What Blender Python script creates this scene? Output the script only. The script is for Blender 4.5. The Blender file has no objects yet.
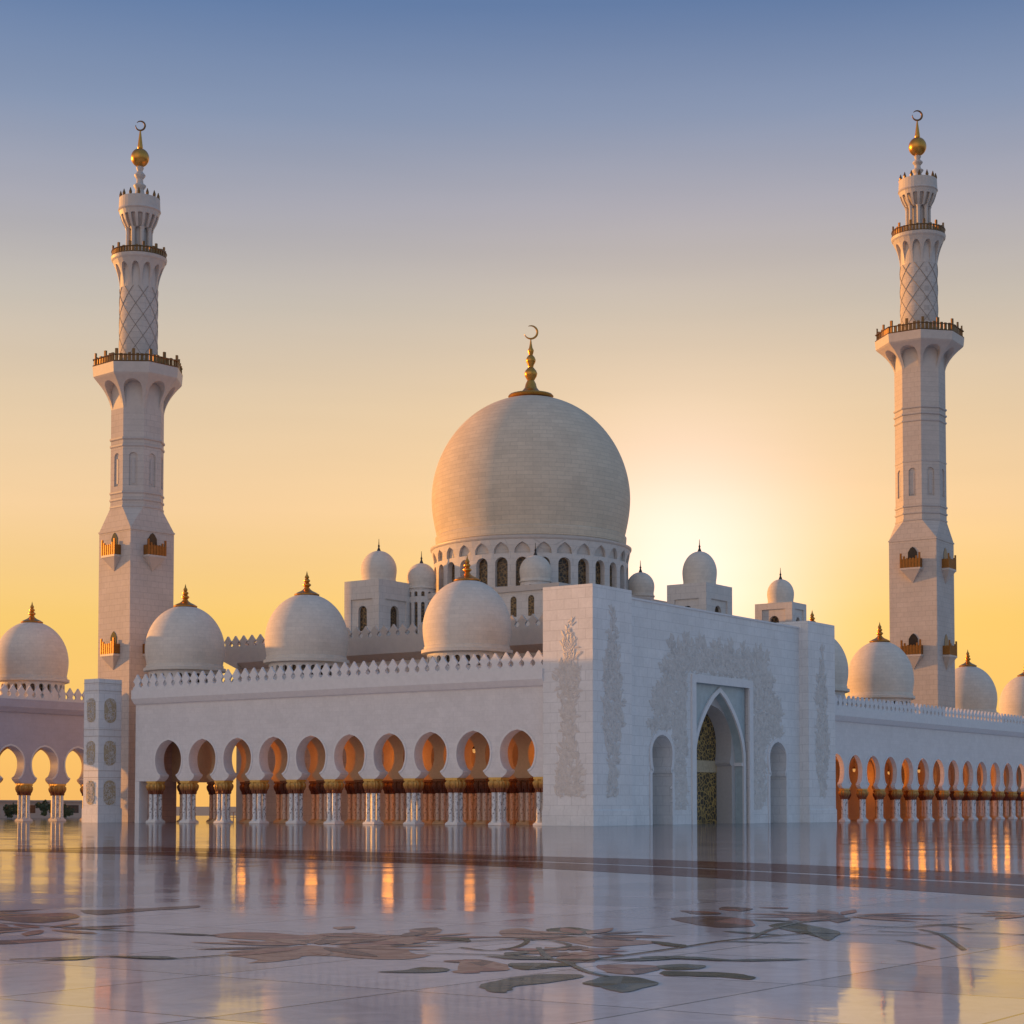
import bpy, bmesh, math, random
from mathutils import Vector, Matrix
R = math.radians
PI = math.pi
rnd = random.Random(7)
scene = bpy.context.scene
COL = scene.collection

# ------------------------------------------------------------------ camera
cam_data = bpy.data.cameras.new("camera")
cam = bpy.data.objects.new("camera", cam_data)
COL.objects.link(cam)
cam.location = (0, 0, 2.2)
cam.rotation_euler = (R(92.5), 0, 0)
cam_data.sensor_width = 36
cam_data.lens = 63.74
cam_data.shift_y = 0.21
cam_data.clip_start = 0.2
cam_data.clip_end = 12000
scene.camera = cam

# ------------------------------------------------------------------ view
scene.view_settings.view_transform = 'Standard'
scene.view_settings.look = 'None'
scene.view_settings.exposure = 0.0
scene.view_settings.gamma = 1.0
scene.cycles.max_bounces = 8
scene.cycles.use_denoising = True

# ------------------------------------------------------------------ sun
SUN_AZ, SUN_EL = -67.0, 5.0          # degrees from +Y, clockwise; low on the left, a little behind the mosque
sun_dir = Vector((math.sin(R(SUN_AZ)) * math.cos(R(SUN_EL)), math.cos(R(SUN_AZ)) * math.cos(R(SUN_EL)), math.sin(R(SUN_EL))))
sd = bpy.data.lights.new("sun", 'SUN')
sd.energy = 4.6
sd.angle = R(0.5)
sd.color = (1.0, 0.42, 0.07)
so = bpy.data.objects.new("sun", sd)
so.rotation_euler = sun_dir.to_track_quat('Z', 'Y').to_euler()
so.location = (-200, 200, 100)
COL.objects.link(so)

# ------------------------------------------------------------------ sky
def lin(c):
    return tuple((v / 255 / 12.92) if v / 255 <= 0.04045 else ((v / 255 + 0.055) / 1.055) ** 2.4 for v in c)

world = bpy.data.worlds.new("World")
scene.world = world
world.use_nodes = True
wt = world.node_tree
wt.nodes.clear()
def wn(t, **k):
    n = wt.nodes.new(t)
    for a, v in k.items():
        setattr(n, a, v)
    return n
def wmath(op, a, b=None, clamp=False):
    n = wn('ShaderNodeMath', operation=op, use_clamp=clamp)
    for i, v in enumerate((a, b)):
        if v is None:
            continue
        if isinstance(v, (int, float)):
            n.inputs[i].default_value = v
        else:
            wt.links.new(v, n.inputs[i])
    return n.outputs[0]
w_out = wn('ShaderNodeOutputWorld')
w_bg = wn('ShaderNodeBackground')
w_bg.inputs[1].default_value = 0.1
wt.links.new(w_bg.outputs[0], w_out.inputs[0])
w_tc = wn('ShaderNodeTexCoord')
w_sep = wn('ShaderNodeSeparateXYZ')
wt.links.new(w_tc.outputs['Generated'], w_sep.inputs[0])
def ramp(stops):
    n = wn('ShaderNodeValToRGB')
    r = n.color_ramp
    r.elements[0].position, r.elements[1].position = stops[0][0], stops[-1][0]
    r.elements[0].color = (*lin(stops[0][1]), 1)
    r.elements[1].color = (*lin(stops[-1][1]), 1)
    for p, c in stops[1:-1]:
        e = r.elements.new(p)
        e.color = (*lin(c), 1)
    return n
front = ramp([(0.0, (253, 190, 104)), (0.10, (250, 203, 110)), (0.16, (248, 208, 156)), (0.215, (228, 202, 168)),
              (0.267, (198, 188, 176)), (0.315, (169, 168, 179)), (0.36, (133, 148, 177)), (0.41, (96, 123, 166)), (0.75, (80, 104, 152))])
back = ramp([(0.0, (150, 155, 172)), (0.15, (148, 168, 190)), (0.4, (134, 166, 200)), (0.8, (106, 138, 186))])
pink = ramp([(0.0, (255, 218, 190)), (0.15, (255, 230, 210)), (0.4, (224, 214, 210)), (0.8, (130, 148, 180))])   # rosy afterglow, behind and to the left
for n in (front, back, pink):
    wt.links.new(w_sep.outputs[2], n.inputs[0])
side = wn('ShaderNodeMapRange', interpolation_type='SMOOTHSTEP')
side.inputs[1].default_value = 0.30
side.inputs[2].default_value = -0.45
wt.links.new(w_sep.outputs[0], side.inputs[0])
mr = wn('ShaderNodeMapRange', interpolation_type='SMOOTHSTEP')
mr.inputs[1].default_value = -0.3
mr.inputs[2].default_value = 0.7
az = wn('ShaderNodeVectorMath', operation='DOT_PRODUCT')
wt.links.new(w_tc.outputs['Generated'], az.inputs[0])
az.inputs[1].default_value = (-0.55, 1.0, 0.0)
wt.links.new(az.outputs['Value'], mr.inputs[0])
def cmix(op, fac, a, b):
    n = wn('ShaderNodeMix', data_type='RGBA', blend_type=op)
    for i, v in ((0, fac), (6, a), (7, b)):
        if isinstance(v, (int, float)):
            n.inputs[i].default_value = v
        elif isinstance(v, tuple):
            n.inputs[i].default_value = v
        else:
            wt.links.new(v, n.inputs[i])
    return n.outputs[2]
rear = cmix('MIX', side.outputs[0], back.outputs[0], pink.outputs[0])
grad = cmix('MIX', mr.outputs[0], rear, front.outputs[0])
# bright patch of sky low behind the prayer hall
dotn = wn('ShaderNodeVectorMath', operation='DOT_PRODUCT')
wt.links.new(w_tc.outputs['Generated'], dotn.inputs[0])
dotn.inputs[1].default_value = Vector((0.094, 1, 0.120)).normalized()
d0 = wmath('MAXIMUM', dotn.outputs['Value'], 0.0)
g1 = wmath('POWER', d0, 430)
g2 = wmath('POWER', d0, 60)
grad = cmix('ADD', wmath('MULTIPLY', g1, 1.0), grad, (0.4, 0.40, 0.62, 1))
grad = cmix('ADD', wmath('MULTIPLY', g2, 1.0), grad, (0.15, 0.07, -0.03, 1))
# faint streaks of thin haze so the gradient is not perfectly clean
sky = wn('ShaderNodeTexSky', sky_type='NISHITA')
sky.sun_disc = False
sky.sun_elevation = R(SUN_EL)
sky.sun_rotation = R(SUN_AZ)
sky.altitude = 20
sky.dust_density = 2.0
hm = wn('ShaderNodeMapping')
hm.inputs[3].default_value = (2.2, 2.2, 26.0)
wt.links.new(w_tc.outputs['Generated'], hm.inputs[0])
hn = wn('ShaderNodeTexNoise')
hn.inputs['Scale'].default_value = 1.0
hn.inputs['Detail'].default_value = 5.0
wt.links.new(hm.outputs[0], hn.inputs['Vector'])
hr = wn('ShaderNodeMapRange')
hr.inputs[1].default_value, hr.inputs[2].default_value, hr.inputs[3].default_value, hr.inputs[4].default_value = 0.3, 0.7, 9.3, 9.85
wt.links.new(hn.outputs[0], hr.inputs[0])
scaled = cmix('MULTIPLY', 1.0, grad, hr.outputs[0])
NISHITA_SHARE = 0.12
tot = cmix('ADD', NISHITA_SHARE, scaled, sky.outputs[0])
wt.links.new(tot, w_bg.inputs[0])

# ------------------------------------------------------------------ materials
def mat(name):
    m = bpy.data.materials.new(name)
    m.use_nodes = True
    t = m.node_tree
    return m, t, t.nodes['Principled BSDF']
def N(t, typ, ins=None, **k):
    n = t.nodes.new(typ)
    for a, v in k.items():
        setattr(n, a, v)
    for i, v in (ins or {}).items():
        if hasattr(v, 'is_output'):
            t.links.new(v, n.inputs[i])
        else:
            n.inputs[i].default_value = v
    return n
def M(t, op, a, b=0.0):
    return N(t, 'ShaderNodeMath', {0: a, 1: b}, operation=op).outputs[0]

def block_marble(name, colour, block=(1.3, 0.65), joint=0.03, joint_dark=0.8, vary=0.05, rough=0.45, polar=None, soft=0.5):
    m, t, p = mat(name)
    tc = N(t, 'ShaderNodeTexCoord')
    s = N(t, 'ShaderNodeSeparateXYZ', {0: tc.outputs['Object']})
    if polar:
        ang = M(t, 'MULTIPLY', M(t, 'ARCTAN2', s.outputs[1], s.outputs[0]), polar)
        xx = ang
    else:
        xx = M(t, 'ADD', s.outputs[0], s.outputs[1])
    v = N(t, 'ShaderNodeCombineXYZ', {0: xx, 1: s.outputs[2]})
    c = Vector(colour)
    br = N(t, 'ShaderNodeTexBrick', {0: v.outputs[0], 1: (*(c * (1 - vary)), 1), 2: (*(c * (1 + vary)), 1), 3: (*(c * joint_dark), 1),
                                     4: 1.0, 5: joint, 6: 0.3, 7: 0.0, 8: block[0], 9: block[1]})
    nz = N(t, 'ShaderNodeTexNoise', {'Vector': tc.outputs['Object'], 'Scale': 0.35, 'Detail': 7.0, 'Roughness': 0.65})
    st = N(t, 'ShaderNodeMapRange', {0: nz.outputs[0], 1: 0.25, 2: 0.75, 3: 0.90, 4: 1.07})
    n2 = N(t, 'ShaderNodeTexNoise', {'Vector': tc.outputs['Object'], 'Scale': 2.6, 'Detail': 6.0, 'Roughness': 0.7})
    st2 = N(t, 'ShaderNodeMapRange', {0: n2.outputs[0], 1: 0.3, 2: 0.7, 3: 0.93, 4: 1.05})
    mul = N(t, 'ShaderNodeMix', {0: 1.0, 6: br.outputs[0], 7: M(t, 'MULTIPLY', st.outputs[0], st2.outputs[0])}, data_type='RGBA', blend_type='MULTIPLY')
    t.links.new(mul.outputs[2], p.inputs['Base Color'])
    rg = N(t, 'ShaderNodeMapRange', {0: n2.outputs[0], 1: 0.3, 2: 0.7, 3: rough - 0.1, 4: rough + 0.12})
    t.links.new(rg.outputs[0], p.inputs['Roughness'])
    bp = N(t, 'ShaderNodeBump', {'Strength': 0.25, 'Distance': 0.02, 'Height': M(t, 'SUBTRACT', n2.outputs[0], M(t, 'MULTIPLY', br.outputs[1], 0.5))})
    t.links.new(bp.outputs[0], p.inputs['Normal'])
    p.inputs['Specular IOR Level'].default_value = soft
    return m

def plain(name, colour, rough=0.5, metal=0.0, noise=0.12, scale=3.0, spec=0.5, bump=0.2):
    m, t, p = mat(name)
    tc = N(t, 'ShaderNodeTexCoord')
    nz = N(t, 'ShaderNodeTexNoise', {'Vector': tc.outputs['Object'], 'Scale': scale, 'Detail': 6.0, 'Roughness': 0.65})
    st = N(t, 'ShaderNodeMapRange', {0: nz.outputs[0], 1: 0.25, 2: 0.75, 3: 1 - noise, 4: 1 + noise})
    mul = N(t, 'ShaderNodeMix', {0: 1.0, 6: (*colour, 1), 7: st.outputs[0]}, data_type='RGBA', blend_type='MULTIPLY')
    t.links.new(mul.outputs[2], p.inputs['Base Color'])
    p.inputs['Roughness'].default_value = rough
    p.inputs['Metallic'].default_value = metal
    p.inputs['Specular IOR Level'].default_value = spec
    bp = N(t, 'ShaderNodeBump', {'Strength': bump, 'Distance': 0.02, 'Height': nz.outputs[0]})
    t.links.new(bp.outputs[0], p.inputs['Normal'])
    return m

m_hall_colour = (0.70, 0.64, 0.58)
WHITE = (0.76, 0.74, 0.71)
m_wall = block_marble("white_marble_blocks", WHITE, block=(1.9, 1.15), joint=0.045, joint_dark=0.84, vary=0.03)
m_wall_fine = block_marble("white_marble_fine_blocks", (0.72, 0.69, 0.67), block=(1.1, 0.6), joint=0.02, joint_dark=0.93, vary=0.03)
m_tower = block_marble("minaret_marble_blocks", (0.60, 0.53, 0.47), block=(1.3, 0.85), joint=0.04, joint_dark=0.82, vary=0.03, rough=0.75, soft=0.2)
m_dome = block_marble("dome_marble_courses", (0.74, 0.66, 0.56), block=(1.2, 0.5), joint=0.025, joint_dark=0.90, vary=0.035, rough=0.75, soft=0.25, polar=5.4)
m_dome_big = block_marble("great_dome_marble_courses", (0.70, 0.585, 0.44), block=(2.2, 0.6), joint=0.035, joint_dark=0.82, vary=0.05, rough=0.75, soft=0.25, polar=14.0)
m_trim = plain("smooth_white_marble", (0.74, 0.71, 0.68), rough=0.6, noise=0.07, scale=1.5)
m_hall = block_marble("warm_marble_blocks", m_hall_colour, block=(1.6, 0.9), joint=0.035, joint_dark=0.84, vary=0.03, rough=0.65, soft=0.25)
m_tower_trim = plain("smooth_warm_marble", (0.57, 0.50, 0.44), rough=0.5, noise=0.08, scale=1.5)
m_balcony = plain("old_gilded_balcony", (0.30, 0.13, 0.028), rough=0.45, metal=0.6, noise=0.25, scale=3.0)
m_carve = plain("carved_cream_stone", (0.655, 0.60, 0.54), rough=0.6, noise=0.14, scale=2.0)
m_panel = plain("tan_lattice_stone", (0.48, 0.37, 0.23), rough=0.6, noise=0.25, scale=3.0)
m_spandrel = plain("grey_green_marble", (0.40, 0.47, 0.47), rough=0.35, noise=0.15, scale=1.0)
m_gold = plain("gilded_metal", (0.62, 0.30, 0.06), rough=0.32, metal=0.85, noise=0.18, scale=4.0)
m_rail = plain("dark_gilded_railing", (0.20, 0.105, 0.035), rough=0.4, metal=0.6, noise=0.3, scale=2.0)
m_groove = plain("darker_marble_rib", (0.52, 0.47, 0.43), rough=0.6, noise=0.1)  # slightly darker tone than the surrounding marble
m_dark = plain("dark_window_glass", (0.035, 0.028, 0.022), rough=0.15, noise=0.4, scale=2.0)
m_inner = plain("amber_glow_plaster", (0.60, 0.40, 0.23), rough=0.7, noise=0.1)  # part of the interior's amber glow is put into this colour
m_wing_shade = block_marble("shade_toned_marble_blocks", (0.46, 0.45, 0.52), block=(1.1, 0.6), joint=0.02, joint_dark=0.93, vary=0.03)  # darker copy of the fine marble with the wing's shade put into it
m_reveal = plain("shaded_recess_stone", (0.52, 0.47, 0.43), rough=0.5, noise=0.08)  # shade of the portal recesses put into a darker tan stone
m_lattice = plain('shadowed_lozenge_groove', (0.30, 0.25, 0.21), rough=0.7, noise=0.1)
m_pink = block_marble("pink_granite_blocks", (0.52, 0.35, 0.29), block=(1.2, 0.8), joint=0.04)
m_leaf = plain("dark_foliage", (0.05, 0.07, 0.025), rough=0.7, noise=0.5, scale=1.5)
m_bark = plain("bark", (0.11, 0.08, 0.055), rough=0.9, noise=0.3)
m_sand = plain("pale_sandy_ground", (0.30, 0.25, 0.19), rough=0.9, noise=0.2, scale=0.05)
m_beige = plain("beige_render", (0.42, 0.36, 0.29), rough=0.8, noise=0.12, scale=0.6)

def window_grille():
    m, t, p = mat("bronze_window_lattice")
    tc = N(t, 'ShaderNodeTexCoord')
    vo = N(t, 'ShaderNodeTexVoronoi', {'Vector': tc.outputs['Object'], 'Scale': 2.2}, feature='DISTANCE_TO_EDGE')
    f = N(t, 'ShaderNodeMapRange', {0: vo.outputs[0], 1: 0.05, 2: 0.12, 3: 1.0, 4: 0.0})
    mx = N(t, 'ShaderNodeMix', {0: f.outputs[0], 6: (0.035, 0.022, 0.014, 1), 7: (0.22, 0.13, 0.05, 1)}, data_type='RGBA')
    t.links.new(mx.outputs[2], p.inputs['Base Color'])
    p.inputs['Roughness'].default_value = 0.35
    return m
m_grille = window_grille()

def gold_capital(name, lo, mid, hi):
    m, t, p = mat(name)
    tc = N(t, 'ShaderNodeTexCoord')
    s = N(t, 'ShaderNodeSeparateXYZ', {0: tc.outputs['Object']})
    nz = N(t, 'ShaderNodeTexNoise', {'Vector': tc.outputs['Object'], 'Scale': 4.0, 'Detail': 5.0})
    r = N(t, 'ShaderNodeValToRGB', {0: M(t, 'ADD', M(t, 'MULTIPLY', s.outputs[2], 0.62), M(t, 'MULTIPLY', M(t, 'SUBTRACT', nz.outputs[0], 0.5), 0.5))})
    e = r.color_ramp.elements
    e[0].position, e[0].color = 0.15, (*lo, 1)
    e[1].position, e[1].color = 0.9, (*hi, 1)
    q = e.new(0.5); q.color = (*mid, 1)
    t.links.new(r.outputs[0], p.inputs['Base Color'])
    p.inputs['Metallic'].default_value = 0.25
    p.inputs['Roughness'].default_value = 0.42
    bp = N(t, 'ShaderNodeBump', {'Strength': 0.7, 'Distance': 0.08, 'Height': nz.outputs[0]})
    t.links.new(bp.outputs[0], p.inputs['Normal'])
    return m
m_capital = gold_capital("gilded_palm_leaf", (0.20, 0.055, 0.018), (0.46, 0.22, 0.045), (0.70, 0.42, 0.10))
m_capital_inner = gold_capital("shaded_gilt_palm_leaf", (0.09, 0.02, 0.008), (0.14, 0.04, 0.012), (0.20, 0.07, 0.02))  # darker red copy of the gilt, inner-row shade put into its colour

def inlaid_shaft(name, stone, vine):
    m, t, p = mat(name)
    tc = N(t, 'ShaderNodeTexCoord')
    mp = N(t, 'ShaderNodeMapping', {0: tc.outputs['Object'], 3: (1.0, 1.0, 0.45)})
    nz = N(t, 'ShaderNodeTexNoise', {'Vector': mp.outputs[0], 'Scale': 5.0, 'Detail': 3.0, 'Distortion': 1.2})
    f = N(t, 'ShaderNodeMapRange', {0: nz.outputs[0], 1: 0.56, 2: 0.62, 3: 0.0, 4: 1.0})
    mx = N(t, 'ShaderNodeMix', {0: f.outputs[0], 6: (*stone, 1), 7: (*vine, 1)}, data_type='RGBA')
    t.links.new(mx.outputs[2], p.inputs['Base Color'])
    p.inputs['Roughness'].default_value = 0.3
    return m
m_shaft = inlaid_shaft("marble_with_vine_inlay", (0.74, 0.73, 0.71), (0.20, 0.19, 0.19))
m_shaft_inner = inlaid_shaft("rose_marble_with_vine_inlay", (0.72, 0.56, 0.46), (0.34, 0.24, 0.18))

def door_pattern():
    m, t, p = mat("gilded_door_glass")
    tc = N(t, 'ShaderNodeTexCoord')
    s = N(t, 'ShaderNodeSeparateXYZ', {0: tc.outputs['Object']})
    v = N(t, 'ShaderNodeCombineXYZ', {0: M(t, 'ABSOLUTE', s.outputs[0]), 1: s.outputs[2]})
    vo = N(t, 'ShaderNodeTexVoronoi', {'Vector': v.outputs[0], 'Scale': 1.7, 'Randomness': 0.9}, feature='DISTANCE_TO_EDGE')
    f = N(t, 'ShaderNodeMapRange', {0: vo.outputs[0], 1: 0.03, 2: 0.10, 3: 1.0, 4: 0.0})
    v2 = N(t, 'ShaderNodeTexVoronoi', {'Vector': v.outputs[0], 'Scale': 2.7}, feature='F1')
    f2 = N(t, 'ShaderNodeMapRange', {0: v2.outputs[0], 1: 0.18, 2: 0.30, 3: 0.55, 4: 0.0})
    ff = M(t, 'MAXIMUM', f.outputs[0], f2.outputs[0])
    mx = N(t, 'ShaderNodeMix', {0: ff, 6: (0.04, 0.03, 0.018, 1), 7: (0.52, 0.34, 0.11, 1)}, data_type='RGBA')
    t.links.new(mx.outputs[2], p.inputs['Base Color'])
    t.links.new(M(t, 'MULTIPLY', ff, 0.3), p.inputs['Metallic'])
    p.inputs['Roughness'].default_value = 0.3
    return m
m_door = door_pattern()

UANG = R(54.6)                       # heading of the portal front
FLOOR_ROUGH, FLOOR_BUMP, POLISH = 0.045, 0.0032, 1.46
def polished(name, colour_fn, ior=POLISH, gain=1.0, rough=FLOOR_ROUGH):
    m = bpy.data.materials.new(name)
    m.use_nodes = True
    t = m.node_tree
    t.nodes.remove(t.nodes['Principled BSDF'])
    out = t.nodes['Material Output']
    geo = N(t, 'ShaderNodeNewGeometry')
    mp = N(t, 'ShaderNodeMapping', {0: geo.outputs['Position'], 2: (0, 0, -UANG)})
    n1 = N(t, 'ShaderNodeTexNoise', {'Vector': mp.outputs[0], 'Scale': 0.8, 'Detail': 3.0, 'Roughness': 0.5})
    n2 = N(t, 'ShaderNodeTexNoise', {'Vector': mp.outputs[0], 'Scale': 0.2, 'Detail': 4.0})
    n3 = N(t, 'ShaderNodeTexNoise', {'Vector': mp.outputs[0], 'Scale': 16.0, 'Detail': 4.0})
    h = M(t, 'ADD', n1.outputs[0], M(t, 'MULTIPLY', n3.outputs[0], 0.012))
    bp = N(t, 'ShaderNodeBump', {'Strength': 1.0, 'Distance': FLOOR_BUMP, 'Height': h})
    cell = N(t, 'ShaderNodeVectorMath', {0: mp.outputs[0], 1: (1 / 3.4, 1 / 3.4, 0)}, operation='MULTIPLY')
    cfl = N(t, 'ShaderNodeVectorMath', {0: cell.outputs[0]}, operation='FLOOR')
    wh = N(t, 'ShaderNodeTexWhiteNoise', {0: cfl.outputs[0]})
    dv = N(t, 'ShaderNodeVectorMath', {0: wh.outputs['Color'], 1: (0.5, 0.5, 0.5)}, operation='SUBTRACT')
    tilt = N(t, 'ShaderNodeVectorMath', {0: dv.outputs[0], 1: (0.005, 0.005, 0.0)}, operation='MULTIPLY')
    nsum = N(t, 'ShaderNodeVectorMath', {0: bp.outputs[0], 1: tilt.outputs[0]}, operation='ADD')
    nrm = N(t, 'ShaderNodeVectorMath', {0: nsum.outputs[0]}, operation='NORMALIZE')
    col = colour_fn(t, mp.outputs[0])
    df = N(t, 'ShaderNodeBsdfDiffuse', {0: col})
    rg = N(t, 'ShaderNodeMapRange', {0: n2.outputs[0], 1: 0.3, 2: 0.7, 3: rough * 0.7, 4: rough * 1.35})
    dust = N(t, 'ShaderNodeTexNoise', {'Vector': mp.outputs[0], 'Scale': 0.55, 'Detail': 8.0, 'Roughness': 0.75})
    dr_ = N(t, 'ShaderNodeMapRange', {0: dust.outputs[0], 1: 0.5, 2: 0.75, 3: 0.0, 4: 0.07})
    rsum = M(t, 'ADD', M(t, 'ADD', rg.outputs[0], dr_.outputs[0]), M(t, 'MULTIPLY', wh.outputs['Value'], 0.025))
    gl = N(t, 'ShaderNodeBsdfGlossy', {'Roughness': rsum, 'Normal': nrm.outputs[0]})
    fr = N(t, 'ShaderNodeFresnel', {0: ior})
    fac = M(t, 'MULTIPLY', fr.outputs[0], gain)
    mx = N(t, 'ShaderNodeMixShader', {0: fac, 1: df.outputs[0], 2: gl.outputs[0]})
    t.links.new(mx.outputs[0], out.inputs[0])
    return m
def slab_colour(t, vec):
    br = N(t, 'ShaderNodeTexBrick', {0: vec, 1: (0.66, 0.62, 0.62, 1), 2: (0.88, 0.83, 0.82, 1), 3: (0.13, 0.11, 0.10, 1),
                                     4: 1.0, 5: 0.026, 6: 0.2, 7: 0.0, 8: 3.4, 9: 3.4}, offset=0.0)
    ve = N(t, 'ShaderNodeTexNoise', {'Vector': vec, 'Scale': 1.3, 'Detail': 9.0, 'Roughness': 0.7, 'Distortion': 1.5})
    vr = N(t, 'ShaderNodeMapRange', {0: ve.outputs[0], 1: 0.25, 2: 0.75, 3: 0.82, 4: 1.12})
    return N(t, 'ShaderNodeMix', {0: 1.0, 6: br.outputs[0], 7: vr.outputs[0]}, data_type='RGBA', blend_type='MULTIPLY').outputs[2]
def two_tone(c1, c2):
    def fn(t, vec):
        nz = N(t, 'ShaderNodeTexNoise', {'Vector': vec, 'Scale': 2.4, 'Detail': 5.0, 'Distortion': 1.0})
        f = N(t, 'ShaderNodeMapRange', {0: nz.outputs[0], 1: 0.4, 2: 0.6, 3: 0.0, 4: 1.0})
        return N(t, 'ShaderNodeMix', {0: f.outputs[0], 6: (*c1, 1), 7: (*c2, 1)}, data_type='RGBA').outputs[2]
    return fn
m_floor = polished("polished_courtyard_marble", slab_colour)
m_peach = polished("peach_marble_inlay", two_tone((0.52, 0.33, 0.22), (0.38, 0.22, 0.14)), gain=0.6)
m_rose = polished("rose_marble_inlay", two_tone((0.44, 0.23, 0.16), (0.32, 0.17, 0.12)), gain=0.6)
m_green = polished("dark_green_marble_inlay", two_tone((0.11, 0.13, 0.11), (0.20, 0.20, 0.14)), gain=0.55)
m_brown = polished("brown_marble_inlay", two_tone((0.26, 0.16, 0.11), (0.17, 0.10, 0.07)), gain=0.6)
m_moss = polished("olive_marble_inlay", two_tone((0.16, 0.14, 0.08), (0.09, 0.09, 0.05)), gain=0.4)
m_band = polished("red_brown_marble_band", two_tone((0.13, 0.055, 0.04), (0.20, 0.10, 0.075)), gain=0.58)
# ------------------------------------------------------------------ mesh helpers
class MB:
    def __init__(s, fn=None):
        s.v, s.f, s.fn = [], [], fn
    def poly(s, pts):
        i = len(s.v)
        s.v += [s.fn(*q) if s.fn else tuple(q) for q in pts]
        s.f.append(tuple(range(i, i + len(pts))))
    def box(s, x0, x1, y0, y1, z0, z1):
        a = [(x0, y0, z0), (x1, y0, z0), (x1, y1, z0), (x0, y1, z0), (x0, y0, z1), (x1, y0, z1), (x1, y1, z1), (x0, y1, z1)]
        for q in ((0, 3, 2, 1), (4, 5, 6, 7), (0, 1, 5, 4), (1, 2, 6, 5), (2, 3, 7, 6), (3, 0, 4, 7)):
            s.poly([a[k] for k in q])
    def prism_x(s, prof, x0, x1):            # prof: (y, z) outline swept along x
        n = len(prof)
        for k in range(n):
            (ya, za), (yb, zb) = prof[k], prof[(k + 1) % n]
            s.poly([(x0, ya, za), (x0, yb, zb), (x1, yb, zb), (x1, ya, za)])
        s.poly([(x0, y, z) for y, z in prof[::-1]])
        s.poly([(x1, y, z) for y, z in prof])
    def plate(s, out, y0, y1):               # out: (x, z) outline given thickness along y
        n = len(out)
        for k in range(n):
            (xa, za), (xb, zb) = out[k], out[(k + 1) % n]
            s.poly([(xa, y0, za), (xa, y1, za), (xb, y1, zb), (xb, y0, zb)])
        s.poly([(x, y0, z) for x, z in out])
        s.poly([(x, y1, z) for x, z in out[::-1]])
    def lathe(s, prof, seg=48, c=(0, 0), flute=0, amp=0.0, cap=True):
        i0 = len(s.v)
        for r, z in prof:
            for k in range(seg):
                a = 2 * PI * k / seg
                rr = r * (1 + amp * math.cos(flute * a)) if flute else r
                q = (c[0] + rr * math.cos(a), c[1] + rr * math.sin(a), z)
                s.v.append(s.fn(*q) if s.fn else q)
        for j in range(len(prof) - 1):
            for k in range(seg):
                a, b = i0 + j * seg + k, i0 + j * seg + (k + 1) % seg
                s.f.append((a, b, b + seg, a + seg))
        if cap:
            if prof[0][0] > 1e-3:
                s.f.append(tuple(i0 + k for k in range(seg))[::-1])
            if prof[-1][0] > 1e-3:
                s.f.append(tuple(i0 + (len(prof) - 1) * seg + k for k in range(seg)))
    def tube(s, pts, r, seg=6):
        pts = [Vector(p) for p in pts]
        i0 = len(s.v)
        for k, p in enumerate(pts):
            d = (pts[min(k + 1, len(pts) - 1)] - pts[max(k - 1, 0)]).normalized()
            u = d.orthogonal().normalized() if k == 0 else (u - d * u.dot(d)).normalized()
            w = d.cross(u)
            for j in range(seg):
                a = 2 * PI * j / seg
                s.v.append(tuple(p + (u * math.cos(a) + w * math.sin(a)) * (r if not callable(r) else r(k / (len(pts) - 1)))))
        for k in range(len(pts) - 1):
            for j in range(seg):
                a, b = i0 + k * seg + j, i0 + k * seg + (j + 1) % seg
                s.f.append((a, b, b + seg, a + seg))
        s.f.append(tuple(i0 + j for j in range(seg))[::-1])
        s.f.append(tuple(i0 + (len(pts) - 1) * seg + j for j in range(seg)))
    def bay(s, x0, x1, prof, cx, ztop, y0, y1, back=True, zlow=None):
        """wall x0..x1 with one opening symmetric about cx; prof = (half width, z) from the foot up to the apex"""
        zb = prof[0][1]
        P = list(prof)
        if P[-1][0] > 1e-4:
            P.append((0.0, P[-1][1]))
        for (w0, z0), (w1, z1) in zip(P, P[1:]):
            if z1 > z0 + 1e-6:
                for y, flip in ((y0, False), (y1, True)):
                    if flip and not back:
                        continue
                    a = [(x0, y, z0), (cx - w0, y, z0), (cx - w1, y, z1), (x0, y, z1)]
                    b = [(cx + w0, y, z0), (x1, y, z0), (x1, y, z1), (cx + w1, y, z1)]
                    s.poly(a[::-1] if flip else a)
                    s.poly(b[::-1] if flip else b)
            s.poly([(cx - w0, y0, z0), (cx - w0, y1, z0), (cx - w1, y1, z1), (cx - w1, y0, z1)])
            s.poly([(cx + w0, y1, z0), (cx + w0, y0, z0), (cx + w1, y0, z1), (cx + w1, y1, z1)])
        zt = P[-1][1]
        for y, flip in ((y0, False), (y1, True)):
            if flip and not back:
                continue
            for (xa, xb) in ((x0, cx), (cx, x1)):
                q = [(xa, y, zt), (xb, y, zt), (xb, y, ztop), (xa, y, ztop)]
                s.poly(q[::-1] if flip else q)
        if zlow is None and zb > 0.01:       # underside of the two feet
            s.poly([(x0, y1, zb), (cx - P[0][0], y1, zb), (cx - P[0][0], y0, zb), (x0, y0, zb)])
            s.poly([(cx + P[0][0], y1, zb), (x1, y1, zb), (x1, y0, zb), (cx + P[0][0], y0, zb)])
    def ring(s, prof, off, cx, y0, y1):
        """raised band that follows an opening's outline"""
        L = [(cx - w, z) for w, z in prof] + [(cx + w, z) for w, z in prof[::-1]]
        L = [q for k, q in enumerate(L) if k == 0 or (abs(q[0] - L[k - 1][0]) + abs(q[1] - L[k - 1][1])) > 1e-5]
        O = []
        for k, (x, z) in enumerate(L):
            a, b = L[max(k - 1, 0)], L[min(k + 1, len(L) - 1)]
            dx, dz = b[0] - a[0], b[1] - a[1]
            n = math.hypot(dx, dz) or 1
            O.append((x - dz / n * off, z + dx / n * off))
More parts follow.
